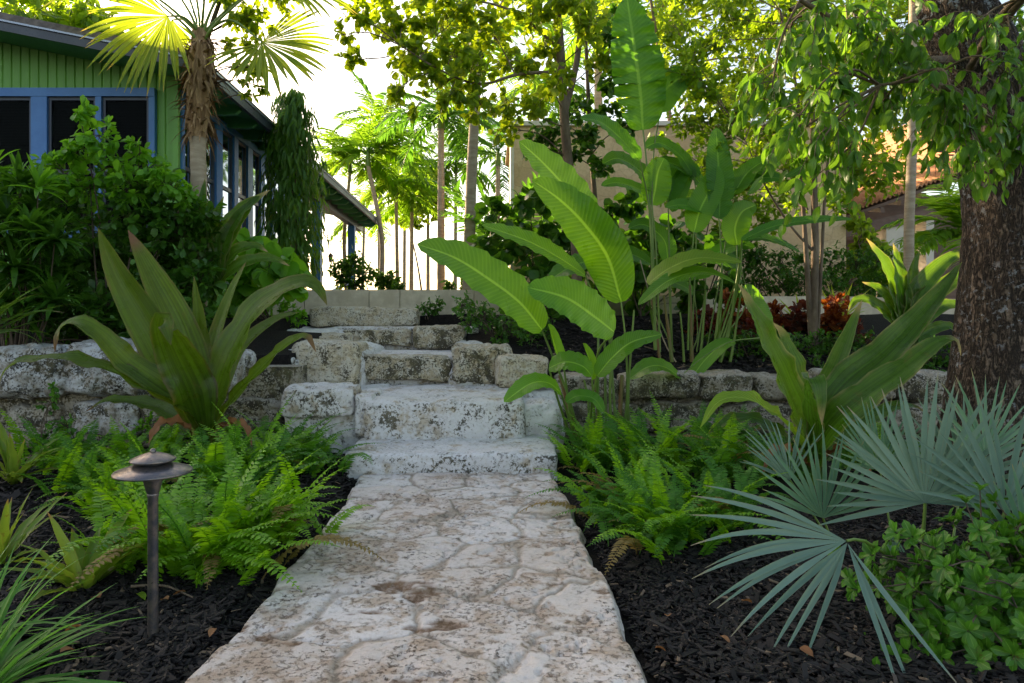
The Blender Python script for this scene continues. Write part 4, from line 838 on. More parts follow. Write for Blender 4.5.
# ---------------------------------------------------------------- rosettes
def rosette(name, label, cat, px, py, Y, n, L, W, mat, el=(20, 80), droop=(.4, 1.4), seed=0, prof=None, z=None, group=None, fold=.35, parts=True, azr=(0, 360), curl=0, r0=.02):
    rs = np.random.RandomState(seed); p = P(px, py, Y); p[2] = float(Hf(p[0], p[1])) if z is None else z; p[2] += .01
    t = thing(name, label, cat, p, group); allb = MB()
    for i in range(n):
        az = rad(rs.uniform(*azr)); e = rad(rs.uniform(*el)); d = (math.cos(az)*math.cos(e), math.sin(az)*math.cos(e), math.sin(e)); l = L*rs.uniform(.7, 1.1); m = 14
        C = arc(p+np.array([d[0], d[1], 0])*r0, d, l, rs.uniform(*droop), m); side = np.array([math.sin(az)*rs.normal()*.3, -math.cos(az)*rs.normal()*.3, 0])
        w = (prof or (lambda n_: np.maximum((.6+.4*sm(np.linspace(0, 1, n_), 0, .4))*(1-np.linspace(0, 1, n_)**2.2)**.9, .02)))(m)*W*rs.uniform(.8, 1.15)
        N = np.array([-d[0]*math.tan(e)*.6, -d[1]*math.tan(e)*.6, 1.0])+side
        b = MB() if parts else allb
        b.ribbon(C, N, w, fold, 5, W*.15, 3, curl, i)
        if parts: b.build('leaf', mat, t)
    if not parts: allb.build('foliage', mat, t)
    return t
rosette('bromeliad', 'yellow green bromeliad with reddish leaf margins just left of the bronze lamp', 'plant', 84, 582, 2.75, 22, .38, .03, LG['brom'], (25, 75), (.3, 1.3), 3, r0=.03)
rosette('bromeliad', 'small dull green bromeliad below the left stone wall at the picture edge', 'plant', 14, 460, 4.5, 22, .44, .034, LG['brom'], (30, 80), (.4, 1.3), 4)
rosette('bromeliad', 'partly cut off bromeliad with a red leaf at the left picture edge behind the grass', 'plant', 0, 565, 3.0, 18, .36, .026, LG['brom'], (20, 75), (.4, 1.3), 8)
rosette('strap_lily', 'tuft of long grassy strap leaves in the lower left corner', 'plant', -35, 690, 1.95, 60, .46, .011, LG['strap'], (25, 85), (.5, 1.6), 5, azr=(-70, 110), parts=False, r0=.05)
rosette('strap_lily', 'smaller tuft of strap leaves spilling in at the left edge', 'plant', -60, 640, 2.2, 30, .46, .008, LG['strap'], (25, 80), (.5, 1.6), 6, azr=(-60, 80), parts=False, r0=.05)
rosette('spider_lily', 'broad bright strap leaves reaching in from the left above the stone wall', 'plant', -25, 330, 5.4, 26, .75, .026, LG['crinum2'], (25, 80), (.5, 1.3), 7, azr=(-60, 90), z=.9)
# ---------------------------------------------------------------- glossy shrub, lower right
def whorl_shrub(name, label, cat, base, tips, L, mat, seed=0, nper=8, barkm='bark_dark', r=.006, tmpl=None, wh=2, group=None, side=.0):
    rs = np.random.RandomState(seed); t = thing(name, label, cat, base, group); st_ = MB(); lv = MB(); tm = tmpl or leaf_template(6, 5, .75, .42, .46, .28, .5, .08)
    for tp in tips:
        mid = (np.asarray(base)*.5+np.asarray(tp)*.5)+rs.normal(0, .04, 3)+V3(0, 0, .03); C = spline([base, mid, tp], 12); st_.tube(C, np.linspace(r, r*.35, 12), 5)
        for q in np.linspace(.45, 1, wh+2):
            i = int(q*11); d0 = nrm(C[min(i+1, 11)]-C[max(i-1, 0)]); m = nper if q > .9 else nper-2
            ang = np.arange(m)*2.399+rs.uniform(0, 6); A = nrm(np.cross(d0, [.3, .2, .9])); Bv = np.cross(d0, A); el = rs.uniform(.2, 1.1, m)
            rd = np.cos(ang)[:, None]*A+np.sin(ang)[:, None]*Bv; T = rd+d0[None]*el[:, None]+V3(0, 0, .15)
            lv.scatter(tm, C[i]-d0*rs.uniform(0, .02, m)[:, None], T, d0[None]*1.2-rd*.3+V3(0, -.15, .5)+rs.normal(0, .15, (m, 3)), L*rs.uniform(.65, 1.1, m))
    st_.build('twigs', M[barkm], t); lv.build('foliage', mat, t); return t
rs = np.random.RandomState(9); tips = []; _m = 2
for (x, y, Y, k_) in ((870, 560, 2.6, 4), (905, 545, 2.65, 5), (945, 560, 2.6, 6), (985, 540, 2.6, 6), (1010, 590, 2.45, 6), (960, 600, 2.4, 7), (915, 610, 2.4, 6), (870, 620, 2.45, 4), (930, 650, 2.3, 6), (980, 650, 2.25, 7), (1020, 640, 2.2, 6), (1025, 530, 2.7, 6), (975, 520, 2.8, 3), (900, 665, 2.3, 4)):
    for _ in range(k_*_m): tips.append(P(x+rs.normal(0, 20), y+rs.normal(0, 18), Y+rs.normal(0, .08)))
whorl_shrub('glossy_shrub', 'low glossy green shrub with rounded whorled leaves in the lower right corner', 'shrub', np.array([1.95, 2.5, 0.0]), tips, .058, LG['glossy'], 3)
# ---------------------------------------------------------------- litter on the mulch
for i, (x, y, s, lb) in enumerate([(82, 638, .05, 'orange brown dead leaf lying on the mulch left of the lamp foot'), (100, 608, .055, 'curled brown dead leaf under the bromeliad'), (168, 610, .04, 'reddish dead leaf lying just right of the lamp post'), (186, 602, .045, 'brown dead leaf at the fern edge right of the lamp'), (137, 604, .045, 'round yellowing dead leaf lying left of the lamp post'), (668, 628, .035, 'pale tan dead leaf on the mulch right of the path'), (720, 648, .035, 'small tan dead leaf deep in the right mulch'), (742, 612, .04, 'brown dead leaf under the drooping blue palmetto fan'), (800, 660, .04, 'brown dead leaf on the mulch left of the glossy shrub'), (655, 660, .03, 'tiny dead leaf next to the lower right path edge'), (215, 640, .035, 'small dead leaf on the mulch near the lower left path edge'), (60, 665, .045, 'dark tan dead leaf on the mulch beside the strap leaves')]):
    Yg = CAMZ*F/(y-CY); p = P(x, y, Yg); b = MB(); rs = np.random.RandomState(i); a = rs.uniform(0, 6)
    b.scatter(leaf_template(6, 5, .5, .6, .6, .5, .8), np.array([[0, 0, 0.]]), np.array([[math.cos(a), math.sin(a), .1]]), np.array([[rs.normal()*.3, rs.normal()*.3, 1]]), np.array([s*1.2]))
    o = b.build('fallen_leaf', LG['dead'] if i != 4 else LG['bananay'], None); o.location = (p[0], p[1], .04); tag(o, lb, 'dead leaf', 'dead leaves on the mulch')
b = MB(); b.tube(spline([(-1.42, 2.72, .04), (-1.28, 2.7, .05), (-1.13, 2.62, .035)], 10), np.linspace(.006, .003, 10), 6); tag(b.build('twig', M['bark_brown']), 'thin dry twig on the mulch under the bromeliad', 'twig')
# ---------------------------------------------------------------- shrubs and trees
T_OV = leaf_template(6, 3, .55, .75, .42, .3, .7, .06); T_OB = leaf_template(5, 3, .8, .4, .52, .25, .4, .05); T_RD = leaf_template(6, 5, .5, .42, .85, .15, .5, .08)
T_SM = leaf_template(4, 3, .6, .6, .42, .25, .3); T_LN = leaf_template(7, 3, .5, .8, .2, .25, .5, .04, .02); T_DR = leaf_template(7, 3, .5, .85, .40, .28, .9, .08)
def twiggy(name, label, cat, base, trunks, clusters, tmpl, L, mat, bark, seed=0, nper=8, group=None, droop=.35, zbias=1.0, limbr=.012, leafN=.45, vary=.3, limb_from=.35, tk=10, jit=0.0, twr=.0035, extra=None, frac=.45):
    """trunks: lists of (point..., r0, r1); clusters: (centre, radius, twigs)"""
    rs = np.random.RandomState(seed); t = thing(name, label, cat, base, group); tb = MB(); lv = MB(); TP = []
    for pts, r0, r1 in trunks:
        C = spline(pts, 26); tb.tube(C, np.linspace(r0, r1, 26), tk, jit=jit, seed=seed); TP.append(C[int(26*limb_from):])
    TP = np.vstack(TP)
    for c, R, nt in clusters:
        c = np.asarray(c, float); R = np.broadcast_to(np.asarray(R, float), (3,))
        dd = np.linalg.norm(TP-c, axis=1)+np.maximum(TP[:, 2]-c[2]+.1, 0)*1.2; a = TP[np.argmin(dd)]
        mid = a*.5+c*.5+rs.normal(0, .08, 3)*np.linalg.norm(c-a)+V3(0, 0, .06*np.linalg.norm(c-a)); LC = spline([a, mid, c], 12); r = limbr*min(1.5, .6+.3*np.linalg.norm(c-a)); tb.tube(LC, np.linspace(r, r*.4, 12), 5)
        for j in range(nt):
            d = nrm(rs.normal(size=3)); e = c+d*R*rs.uniform(.35, 1.0)**.6; s0 = LC[rs.randint(6, 12)]
            tc = spline([s0, s0*.5+e*.5+rs.normal(0, .1, 3)*R.mean(), e], 7); tb.tube(tc, np.linspace(twr, twr*.4, 7), 3)
            m = rs.randint(max(2, nper-3), nper+4); q = rs.uniform(1-frac*1.4, 1, m)*6; q = np.clip(q, 0, 5.999); i = q.astype(int); f = (q-i)[:, None]; bp = tc[i]*(1-f)+tc[i+1]*f
            td = nrm(tc[-1]-tc[-3]); T = td*.6+rs.normal(0, .65, (m, 3))-V3(0, 0, droop)
            N = V3(0, 0, zbias)+rs.normal(0, leafN, (m, 3)); lv.scatter(tmpl, bp, T, N, L*rs.uniform(1-vary, 1+vary, m))
    tb.build('trunk' if trunks[0][1] > .02 else 'stems', M[bark], t); lv.build('crown', mat, t)
    return t
def cl(lst, Y, rp, nt, seed=0, dy=.3, flat=1.0):
    rs = np.random.RandomState(seed); out = []
    for q in lst:
        x, y = q[0], q[1]; r = (q[2] if len(q) > 2 else rp); YY = Y+rs.uniform(-dy, dy); out.append((P(x, y, YY), np.array([r/F*YY, r/F*YY*1.2, r/F*YY*flat]), max(2, int(nt*(r/rp)**1.5))))
    return out
def grd(px, Y, z=None):
    x = (px-CX)/F*Y; return np.array([x, Y, float(Hf(x, Y)) if z is None else z])
def shrub(name, label, cat, px, Y, lst, rp, nt, tmpl, L, mat, seed=0, nper=8, z=None, group=None, ns=5, dy=.3, r=.012, **k):
    b = grd(px, Y, z); rs = np.random.RandomState(seed+50); tr = []
    C = cl(lst, Y, rp, nt, seed, dy)
    for i in range(ns):
        c = C[rs.randint(len(C))][0]; tr.append(([b+V3(rs.normal(0, .05), rs.normal(0, .05), -.05), b*.5+c*.5+rs.normal(0, .05, 3), c], r, r*.4))
    return twiggy(name, label, cat, b, tr, C, tmpl, L, mat, 'bark_dark', seed, nper, group, tk=6, limb_from=.1, limbr=r*.6, **k)
# large dark shrub beside the house, bright at the top
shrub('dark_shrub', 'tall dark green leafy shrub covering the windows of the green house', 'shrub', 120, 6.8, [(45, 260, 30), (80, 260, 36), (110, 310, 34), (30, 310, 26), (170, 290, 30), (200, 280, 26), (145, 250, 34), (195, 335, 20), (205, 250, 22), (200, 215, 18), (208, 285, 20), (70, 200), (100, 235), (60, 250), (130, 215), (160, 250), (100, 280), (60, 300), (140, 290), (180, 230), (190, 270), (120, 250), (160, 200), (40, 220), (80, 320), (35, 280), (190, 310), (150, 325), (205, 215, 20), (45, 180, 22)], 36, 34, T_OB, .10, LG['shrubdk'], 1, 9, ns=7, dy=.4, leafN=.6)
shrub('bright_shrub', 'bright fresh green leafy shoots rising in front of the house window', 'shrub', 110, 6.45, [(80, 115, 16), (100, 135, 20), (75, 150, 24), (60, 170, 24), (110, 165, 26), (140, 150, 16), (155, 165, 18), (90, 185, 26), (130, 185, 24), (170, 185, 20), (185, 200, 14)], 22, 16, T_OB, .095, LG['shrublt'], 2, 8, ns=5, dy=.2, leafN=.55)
rs = np.random.RandomState(4)
# dracaena-like tufts at the left edge
def tuft_plant(name, label, cat, px, Y, heads, L, W, mat, seed=0, n=26, z=None, el=(0, 80), droop=(.4, 1.2), group=None, stem='bark_dark', r=.009, part='foliage'):
    rs = np.random.RandomState(seed); b = grd(px, Y, z); t = thing(name, label, cat, b, group); sb = MB(); lv = MB()
    for (x, y) in heads:
        h = P(x, y, Y+rs.uniform(-.25, .25)); sb.tube(spline([b, b*.5+h*.5+rs.normal(0, .04, 3)+V3(0, .1, 0), h], 8), np.linspace(r, r*.6, 8), 6)
        for i in range(n):
            az = rs.uniform(0, 6.283); e = rad(rs.uniform(*el)); d = (math.cos(az)*math.cos(e), math.sin(az)*math.cos(e), math.sin(e)); l = L*rs.uniform(.6, 1.1)
            v = np.linspace(0, 1, 8); w = np.maximum((v+.05)**.4*(1-v)**.6, .02)*W*1.5
            lv.ribbon(arc(h-V3(0, 0, rs.uniform(0, .1)*L), d, l, rs.uniform(*droop), 8), (-d[0]*.5, -d[1]*.5, 1), w, .35, 3)
    sb.build('stems', M[stem], t); lv.build(part, mat, t); return t
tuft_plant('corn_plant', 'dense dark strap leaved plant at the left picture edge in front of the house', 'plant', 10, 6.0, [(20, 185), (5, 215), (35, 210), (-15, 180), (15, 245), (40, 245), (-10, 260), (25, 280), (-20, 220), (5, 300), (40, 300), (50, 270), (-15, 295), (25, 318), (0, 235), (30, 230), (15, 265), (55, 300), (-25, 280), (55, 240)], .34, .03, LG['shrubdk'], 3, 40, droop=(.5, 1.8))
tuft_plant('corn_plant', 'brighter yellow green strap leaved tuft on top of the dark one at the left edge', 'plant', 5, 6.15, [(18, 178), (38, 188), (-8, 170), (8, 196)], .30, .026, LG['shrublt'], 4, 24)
# low plants on the left upper bed
shrub('ground_shrub', 'low small leaved shrub on top of the left stone wall below the dark shrub', 'shrub', 120, 6.45, [(20, 325, 22), (60, 328, 22), (100, 325, 24), (140, 320, 24), (170, 330, 18), (120, 338, 14), (-10, 320, 22), (30, 345, 9), (90, 345, 8), (150, 346, 8), (205, 340, 14), (230, 345, 12)], 22, 26, T_SM, .055, LG['shrubdk'], 5, 8, ns=6)
shrub('philodendron', 'pale green broad leaved philodendron below the weeping mast tree', 'plant', 265, 7.9, [(255, 245, 14), (275, 255, 18), (250, 268, 18), (290, 265, 14), (270, 280, 18), (245, 290, 14), (235, 275, 14), (298, 282, 10)], 18, 9, T_RD, .19, LG['shrublt'], 6, 3, ns=5, leafN=.7, droop=.6)
shrub('ground_shrub', 'low feathery green shrub between the rear left crinum and the limestone wall', 'shrub', 255, 8.2, [(240, 300, 12), (270, 322, 10), (290, 328, 9), (255, 330, 10), (262, 303, 12), (282, 305, 10), (225, 315, 12), (292, 312, 9), (303, 318, 7)], 14, 26, T_SM, .06, LG['shrublt'], 7, 8, ns=4)
# shrubs by the top of the steps
shrub('boxwood_sprig', 'small round leaved sprig right of the topmost step, against the limestone wall', 'shrub', 430, 9.0, [(424, 308, 8), (436, 305, 9), (432, 315, 7)], 9, 22, T_SM, .055, LG['glossy'], 8, 7, ns=4, dy=.1, r=.006)
shrub('boxwood_shrub', 'low spreading small leaved shrub right of the upper steps', 'shrub', 500, 7.9, [(462, 305, 14), (482, 315, 18), (505, 325, 20), (530, 335, 20), (500, 345, 12), (470, 322, 12), (550, 330, 16)], 18, 34, T_SM, .055, LG['glossy'], 9, 8, ns=6, dy=.2, r=.006)
# dark round-leaved shrubs behind the heliconias
shrub('sea_grape', 'dark round leaved shrub behind the left paddle leaves, against the limestone wall', 'shrub', 530, 8.9, [(500, 215, 20), (530, 200, 20), (485, 245, 18), (520, 240, 26), (555, 235, 24), (500, 275, 24), (540, 275, 26), (575, 260, 20), (560, 300, 22), (520, 305, 16), (590, 300, 20)], 24, 20, T_RD, .15, LG['shrubdk'], 10, 5, ns=6, leafN=.8, droop=.2)
shrub('sea_grape', 'dark round leaved shrub in front of the stone veneer wall, behind the heliconia clump', 'shrub', 640, 9.0, [(612, 215, 14), (632, 200, 16), (620, 245, 22), (645, 235, 20), (680, 240, 24), (610, 280, 22), (650, 275, 24), (690, 280, 24), (720, 250, 20), (640, 310, 18), (700, 305, 20), (740, 290, 18)], 22, 19, T_RD, .15, LG['shrubdk'], 11, 5, ns=6, leafN=.8, droop=.2)
shrub('wall_shrub', 'tall leafy shrub with small sunlit leaves screening the middle of the stone clad wall', 'shrub', 700, 10.2, [(660, 150, 20), (690, 165, 24), (720, 175, 24), (745, 200, 24), (700, 205, 26), (670, 190, 22), (765, 225, 22), (730, 235, 24), (690, 240, 22), (780, 200, 18), (755, 170, 18)], 24, 24, T_OB, .09, LG['small'], 56, 9, ns=7, leafN=.7)
# hedge behind the curved wall
shrub('hedge', 'dark clipped hedge behind the pale curved wall, below the stone clad wall', 'hedge', 800, 10.3, [(x, y, 22) for x in range(735, 890, 24) for y in (262, 285)]+[(760, 250, 14), (860, 256, 14)], 22, 30, T_SM, .075, LG['shrubdk'], 12, 9, ns=8, dy=.3, r=.01)
shrub('porch_bush', 'round dark bush under the porch of the green house', 'shrub', 352, 12.5, [(340, 268, 14), (355, 262, 14), (366, 272, 12), (345, 282, 14), (362, 284, 12)], 14, 30, T_SM, .10, LG['shrubdk'], 13, 8, z=1.2, ns=4)
shrub('porch_bush', 'small round dark bush at the foot of the distant palms behind the limestone wall', 'shrub', 385, 13.0, [(380, 277, 9), (392, 279, 9), (386, 286, 8), (398, 286, 6)], 9, 28, T_SM, .09, LG['shrubdk'], 14, 8, z=1.2, ns=3)
shrub('porch_bush', 'tiny low bush behind the limestone wall below the grey palm trunk', 'shrub', 455, 12.5, [(448, 286, 7), (466, 284, 8), (500, 285, 8)], 8, 20, T_SM, .09, LG['shrubdk'], 15, 8, z=1.2, ns=3)
def simple_rosette(name, label, px, py, Y, n, L, W, mat, seed, z=1.25, **k): return rosette(name, label, 'plant', px, py, Y, n, L, W, mat, (25, 85), (.1, .6), seed, z=z, parts=False, **k)
simple_rosette('agave', 'small blue green agave just behind the limestone wall', 492, 280, 11.5, 18, .50, .03, LG['silverg'], 1)
simple_rosette('yellow_grass', 'small tuft of yellow green grass behind the limestone wall by the porch', 336, 285, 10.4, 24, .42, .018, LG['ygrn'], 2)
simple_rosette('yellow_grass', 'tiny yellow leaved tuft behind the limestone wall at the centre', 410, 285, 10.6, 16, .28, .015, LG['ygrn'], 3)
simple_rosette('variegated_lily', 'yellow striped strap leaved plant above the red crotons', 838, 295, 8.6, 22, .55, .025, LG['ygrn'], 4, z=1.05)
simple_rosette('variegated_lily', 'smaller yellow striped plant between the crotons and the curved wall', 800, 305, 8.8, 14, .40, .02, LG['ygrn'], 5, z=1.05)
shrub('wall_weed', 'small leafy weed climbing in front of the left stone wall at the picture edge', 'weed', 50, 5.25, [(48, 405, 10), (62, 422, 12), (40, 438, 12), (75, 440, 10), (55, 390, 7)], 12, 9, T_OB, .05, LG['glossy'], 52, 6, z=.02, ns=4, dy=.1, r=.005)
shrub('wall_weed', 'leafy weed growing in front of the white coral block below the left wall top', 'weed', 165, 5.3, [(150, 425, 12), (165, 412, 9), (135, 430, 10)], 12, 9, T_OB, .05, LG['shrublt'], 53, 6, z=.02, ns=3, dy=.1, r=.005)
shrub('side_shrub', 'leafy green shrub on the raised bed beyond the thick trunk', 'shrub', 1110, 7.3, [(1060, 320, 30), (1100, 300, 36), (1150, 310, 36), (1190, 330, 30), (1130, 345, 26)], 32, 30, T_OB, .09, LG['shrubdk'], 55, 9, ns=6)
# crotons
for i, (x, y, Y, s) in enumerate([(700, 338, 8.0, 1), (728, 322, 8.2, 1.1), (745, 345, 7.9, .8), (770, 330, 8.2, 1), (800, 328, 8.1, .9), (835, 325, 8.0, 1.1), (852, 345, 7.8, .8)]):
    where = ['orange red croton behind the reddish heliconia stems', 'tallest orange red croton with dark top leaves', 'small red croton at the mulch edge of the raised bed', 'orange croton left of the slender trunks', 'deep red croton right behind the slender trunks', 'red and orange croton below the striped lily', 'small dark red croton nearest the rear right crinum'][i]
    b_ = grd(x, Y); C = [(P(x+dx*s, y+dyy*s-8, Y), np.array([.13, .13, .10])*s, 9) for dx, dyy in ((0, 0), (-12, 8), (12, 6), (4, -12), (-6, 18), (10, 20))]
    twiggy('croton', where, 'shrub', b_, [([b_, b_+V3(.02, 0, .1), C[0][0]], .008, .004), ([b_, b_+V3(-.03, 0, .1), C[1][0]], .008, .004)], C, T_OB, .10*s, LG['croton'] if i in (1, 3, 5) else LG['crotond'], 'bark_dark', 30+i, 7, 'crotons on the raised bed', droop=-.3, leafN=.8, tk=5)
for i, (x, y, Y, w) in enumerate([(745, 355, 7.4, 5), (800, 358, 7.5, 6), (870, 358, 7.3, 6), (930, 362, 7.2, 5), (850, 385, 6.8, 4)]):
    shrub('ground_cover', ['low green ground cover in front of the small red croton', 'low green ground cover at the foot of the slender trunks', 'low green ground cover left of the rear right crinum', 'low green ground cover between rear crinum and thick trunk', 'low green ground cover on top of the mossy blocks'][i], 'ground cover', x, Y, [(x+dx, y+dyy, 12) for dx in (-32, -16, 0, 16, 32) for dyy in (-18, -4, 8)], 14, 22, T_SM, .05, LG['glossy'] if i % 2 else LG['shrubdk'], 40+i, 8, ns=5, dy=.25, r=.005, group='ground cover plants on the raised bed')
# ---------------------------------------------------------------- trees
# thick tree on the right
Y = 4.7
tb = thing('shade_tree', 'thick grey barked tree at the right edge with a sawn knot and drooping oval leaves', 'tree', grd(1012, Y))
C = spline([P(1006, 470, Y), P(1006, 400, Y), P(1012, 330, Y), P(1016, 230, Y), P(1006, 140, Y), P(982, 70, Y), P(950, 0, Y), P(915, -90, Y), P(880, -200, Y)], 90)
k_ = 64; ang = np.arange(k_)/k_*6.283; v = np.linspace(0, 1, 90); Rr = (np.interp(v, [0, .08, .2, .45, .7, 1], [.46, .36, .325, .30, .21, .12]))[:, None]*np.ones(k_)
p3 = np.stack([np.cos(ang)[None]*3+v[:, None]*.4, np.sin(ang)[None]*3+0*v[:, None], v[:, None]*6+0*ang[None]], -1)
Rr = Rr+.02*fbm(p3, 3, 4)+.012*fbm(p3*np.array([4, 4, 2.5]), 3, 8)
b = MB(); b.tube(C, Rr, k_); b.build('trunk', M['bigbark'], tb)
b = MB(); kn = nrm(V3(-.88, -.47, .03)); kc = P(1011, 341, Y)+kn*.305; A = nrm(np.cross(kn, [0, 0, 1])); Bv = np.cross(A, kn)
rr = [(.085, -.05), (.066, .008), (.052, .018), (.046, .010), (0.0, .008)]; a24 = np.arange(24)/24*6.283
V = np.array([[kc+kn*h+(A*math.cos(t_)+Bv*math.sin(t_))*r*(1+.08*math.sin(3*t_+1)) for t_ in a24] for r, h in rr]); idx = np.arange(120).reshape(5, 24); nx = np.roll(idx, -1, 1)
b.add(V, np.stack([idx[:-1], nx[:-1], nx[1:], idx[1:]], -1)); b.build('knot', M['bark_brown'], tb)
lb = MB(); LIMBS = [([P(985, 75, Y), P(1000, 25, Y-.3), P(1040, -20, Y-.6), P(1100, -60, Y-.9)], .055, .02), ([P(965, 78, Y), P(985, 40, Y-.5), P(1005, 10, Y-.8), P(1030, -12, Y-1)], .028, .012), ([P(960, 60, Y), P(900, 60, Y-.5), P(850, 30, Y-.8), (P(800, 0, Y-1))], .04, .012), ([P(1006, 150, Y), P(980, 110, Y-.6), P(930, 82, Y-.8), P(880, 85, Y-.9)], .03, .008), ([P(930, -20, Y), P(860, -20, Y-.3), P(790, 10, Y-.5)], .04, .012), ([P(930, -60, Y), P(900, -200, Y-.6), P(860, -330, Y-1.4), P(780, -420, Y-2)], .08, .03)]
TPs = [C[45:]]
lb2 = MB()
for pts, r0, r1 in LIMBS: q = spline(pts, 22); lb2.tube(q, np.linspace(r0, r1, 22), 9, jit=.003, seed=3); TPs.append(q[5:])
TPs = np.vstack(TPs); rs = np.random.RandomState(17); lv = MB()
spots = [(790, 70), (815, 45), (845, 25), (800, 115), (830, 100), (855, 75), (880, 105), (825, 130), (930, 120), (935, 118), (960, 110), (972, 140), (990, 110), (1010, 75), (1010, 130), (1018, 160), (940, 60), (900, 35), (785, 140), (830, 165), (870, 10), (820, 5), (1010, 30), (980, 20), (815, 150), (900, 80), (870, 50), (785, 30), (770, 100), (950, 85)]
for x, y in spots:
    YY = Y-rs.uniform(.55, 1.3); c = P(x, y, YY); a = TPs[np.argmin(np.linalg.norm(TPs-c, axis=1)+np.maximum(c[2]-TPs[:, 2], 0)*.8)]
    LC = spline([a, a*.5+c*.5+rs.normal(0, .05, 3)+V3(0, 0, .05), c], 12); lb.tube(LC, np.linspace(.008, .004, 12), 5)
    for j in range(9):
        e = c+rs.normal(0, .12, 3)+V3(0, 0, -.04); s0 = LC[rs.randint(7, 12)]; tc = spline([s0, s0*.5+e*.5+V3(0, 0, .03), e+V3(0, 0, -.05)], 7); lb.tube(tc, np.linspace(.003, .0015, 7), 3)
        m = 8; i = rs.randint(2, 7, m); sg = np.where(np.arange(m) % 2, 1, -1)[:, None]; td = nrm(tc[-1]-tc[0]); sd_ = nrm(np.cross(td, [0, 0, 1]))
        lv.scatter(T_DR, tc[i], td*.5+sd_*sg*.6+rs.normal(0, .3, (m, 3))-V3(0, 0, .75), V3(0, -.3, .8)+rs.normal(0, .4, (m, 3)), .094*rs.uniform(.6, 1.25, m))
# the part of the crown above the picture, which shades the beds
for i in range(150):
    c = P(880, -130, Y-1.6)+rs.normal(0, 1, 3)*np.array([1.5, 1.4, .55]); 
    if c[2]-CAMZ < .5*c[1]+.75: continue
    m = 26; lv.scatter(T_DR, c+rs.normal(0, .22, (m, 3)), rs.normal(0, .5, (m, 3))-V3(0, 0, .5), V3(0, 0, 1)+rs.normal(0, .4, (m, 3)), .16*rs.uniform(.7, 1.2, m))
lb2.build('limb', M['bark_brown'], tb); lb.build('twigs', M['bark_brown'], tb); lv.build('crown', LG['big'], tb)
# tree with dark trunk left of the heliconias: big round leaves, backlit
Y = 8.3; sea = LG['sea']
L1 = [(385, 25, 24), (355, 15, 18), (415, 15, 26), (450, 25, 26), (400, 60, 20), (430, 75, 22), (470, 70, 26), (490, 30, 28), (455, 50, 24), (395, 95, 12), (515, 60, 24), (530, 15, 28), (480, 105, 20), (510, 105, 18), (535, 100, 20), (412, 112, 9), (545, 50, 22), (470, 5, 24), (500, -15, 30), (430, -15, 26), (375, -10, 24), (590, 20, 22), (565, 5, 24), (600, 60, 18), (340, 35, 10)]
twiggy('sea_grape_tree', 'tree with dark slim trunk and wide round backlit leaves over the top centre', 'tree', grd(572, Y), [([grd(578, Y)-V3(0, 0, .1), P(575, 230, Y), P(566, 140, Y), P(561, 60, Y), P(556, 0, Y), P(552, -60, Y)], .065, .05), ([P(563, 120, Y), P(577, 60, Y+.2), P(582, 0, Y+.3), P(585, -60, Y+.4)], .04, .032), ([P(564, 72, Y), P(520, 74, Y-.3), P(480, 84, Y-.5), P(440, 70, Y-.6), P(400, 45, Y-.6)], .024, .008), ([P(561, 50, Y), P(510, 10, Y-.2), P(440, -5, Y-.4)], .022, .008)],
       cl(L1+[(350, 60, 12), (420, 50, 20), (450, 95, 16), (560, 80, 18), (500, 130, 12)], Y-.3, 24, 20, 2, .5), leaf_template(6, 5, .6, .42, .62, .2, .5, .08), .098, sea, 'bark_brown', 21, 9, droop=.1, leafN=.75, zbias=.8, limb_from=.3)
twiggy('sea_grape_tree', 'darker round leaved tree right beside the slim trunk, above the stone clad wall', 'tree', grd(602, 8.9), [([grd(600, 8.9)-V3(0, 0, .1), P(596, 220, 8.9), P(590, 130, 8.9), P(585, 20, 8.9)], .045, .02)], cl([(545, 130, 20), (565, 150, 20), (590, 140, 18), (530, 145, 14), (575, 110, 18), (610, 110, 16), (600, 165, 14), (625, 130, 14), (640, 60, 18), (610, 80, 18), (605, 30, 20), (630, 15, 20)], 8.7, 18, 15, 3, .3), leaf_template(6, 5, .6, .42, .62, .2, .5, .08), .10, LG['shrubdk'], 'bark_brown', 22, 9, droop=.1, leafN=.75)
# slender multi-stemmed small-leaved tree
Y = 7.7; b0 = grd(812, Y)-V3(0, 0, .1)
L2 = [(700, 40), (725, 20), (755, 35), (780, 15), (740, 70), (770, 80), (800, 50), (705, 85), (735, 110), (765, 125), (795, 110), (820, 90), (780, 150), (750, 155), (715, 135), (690, 120), (685, 60), (830, 130), (800, 165, 20), (770, 185, 18), (735, 185, 16), (825, 190, 16), (700, 165, 14), (845, 60), (670, 20), (850, 20), (680, -10), (740, -15), (800, -15), (860, 170, 18), (842, 205, 12), (795, 205, 10)]
twiggy('slender_tree', 'slender tree of several thin brown trunks with tiny leaves, rising from the red crotons', 'tree', b0, [([b0, P(815, 260, Y), P(814, 180, Y), P(812, 110, Y), P(806, 20, Y)], .05, .022), ([b0, P(806, 250, Y), P(802, 190, Y+.1), P(798, 100, Y+.1), P(780, 10, Y)], .034, .012), ([b0+V3(.05, 0, 0), P(822, 250, Y), P(826, 180, Y-.1), P(835, 100, Y)], .024, .01), ([P(812, 250, Y), P(790, 225, Y), P(765, 185, Y-.2), P(745, 140, Y-.3)], .016, .006), ([P(808, 210, Y), P(792, 180, Y), P(775, 150, Y+.2)], .012, .006)],
       cl(L2, Y, 26, 30, 4, .6), T_SM, .085, LG['small'], 'bark_brown', 23, 9, droop=.1, leafN=.7, limb_from=.4, limbr=.008, frac=.5)
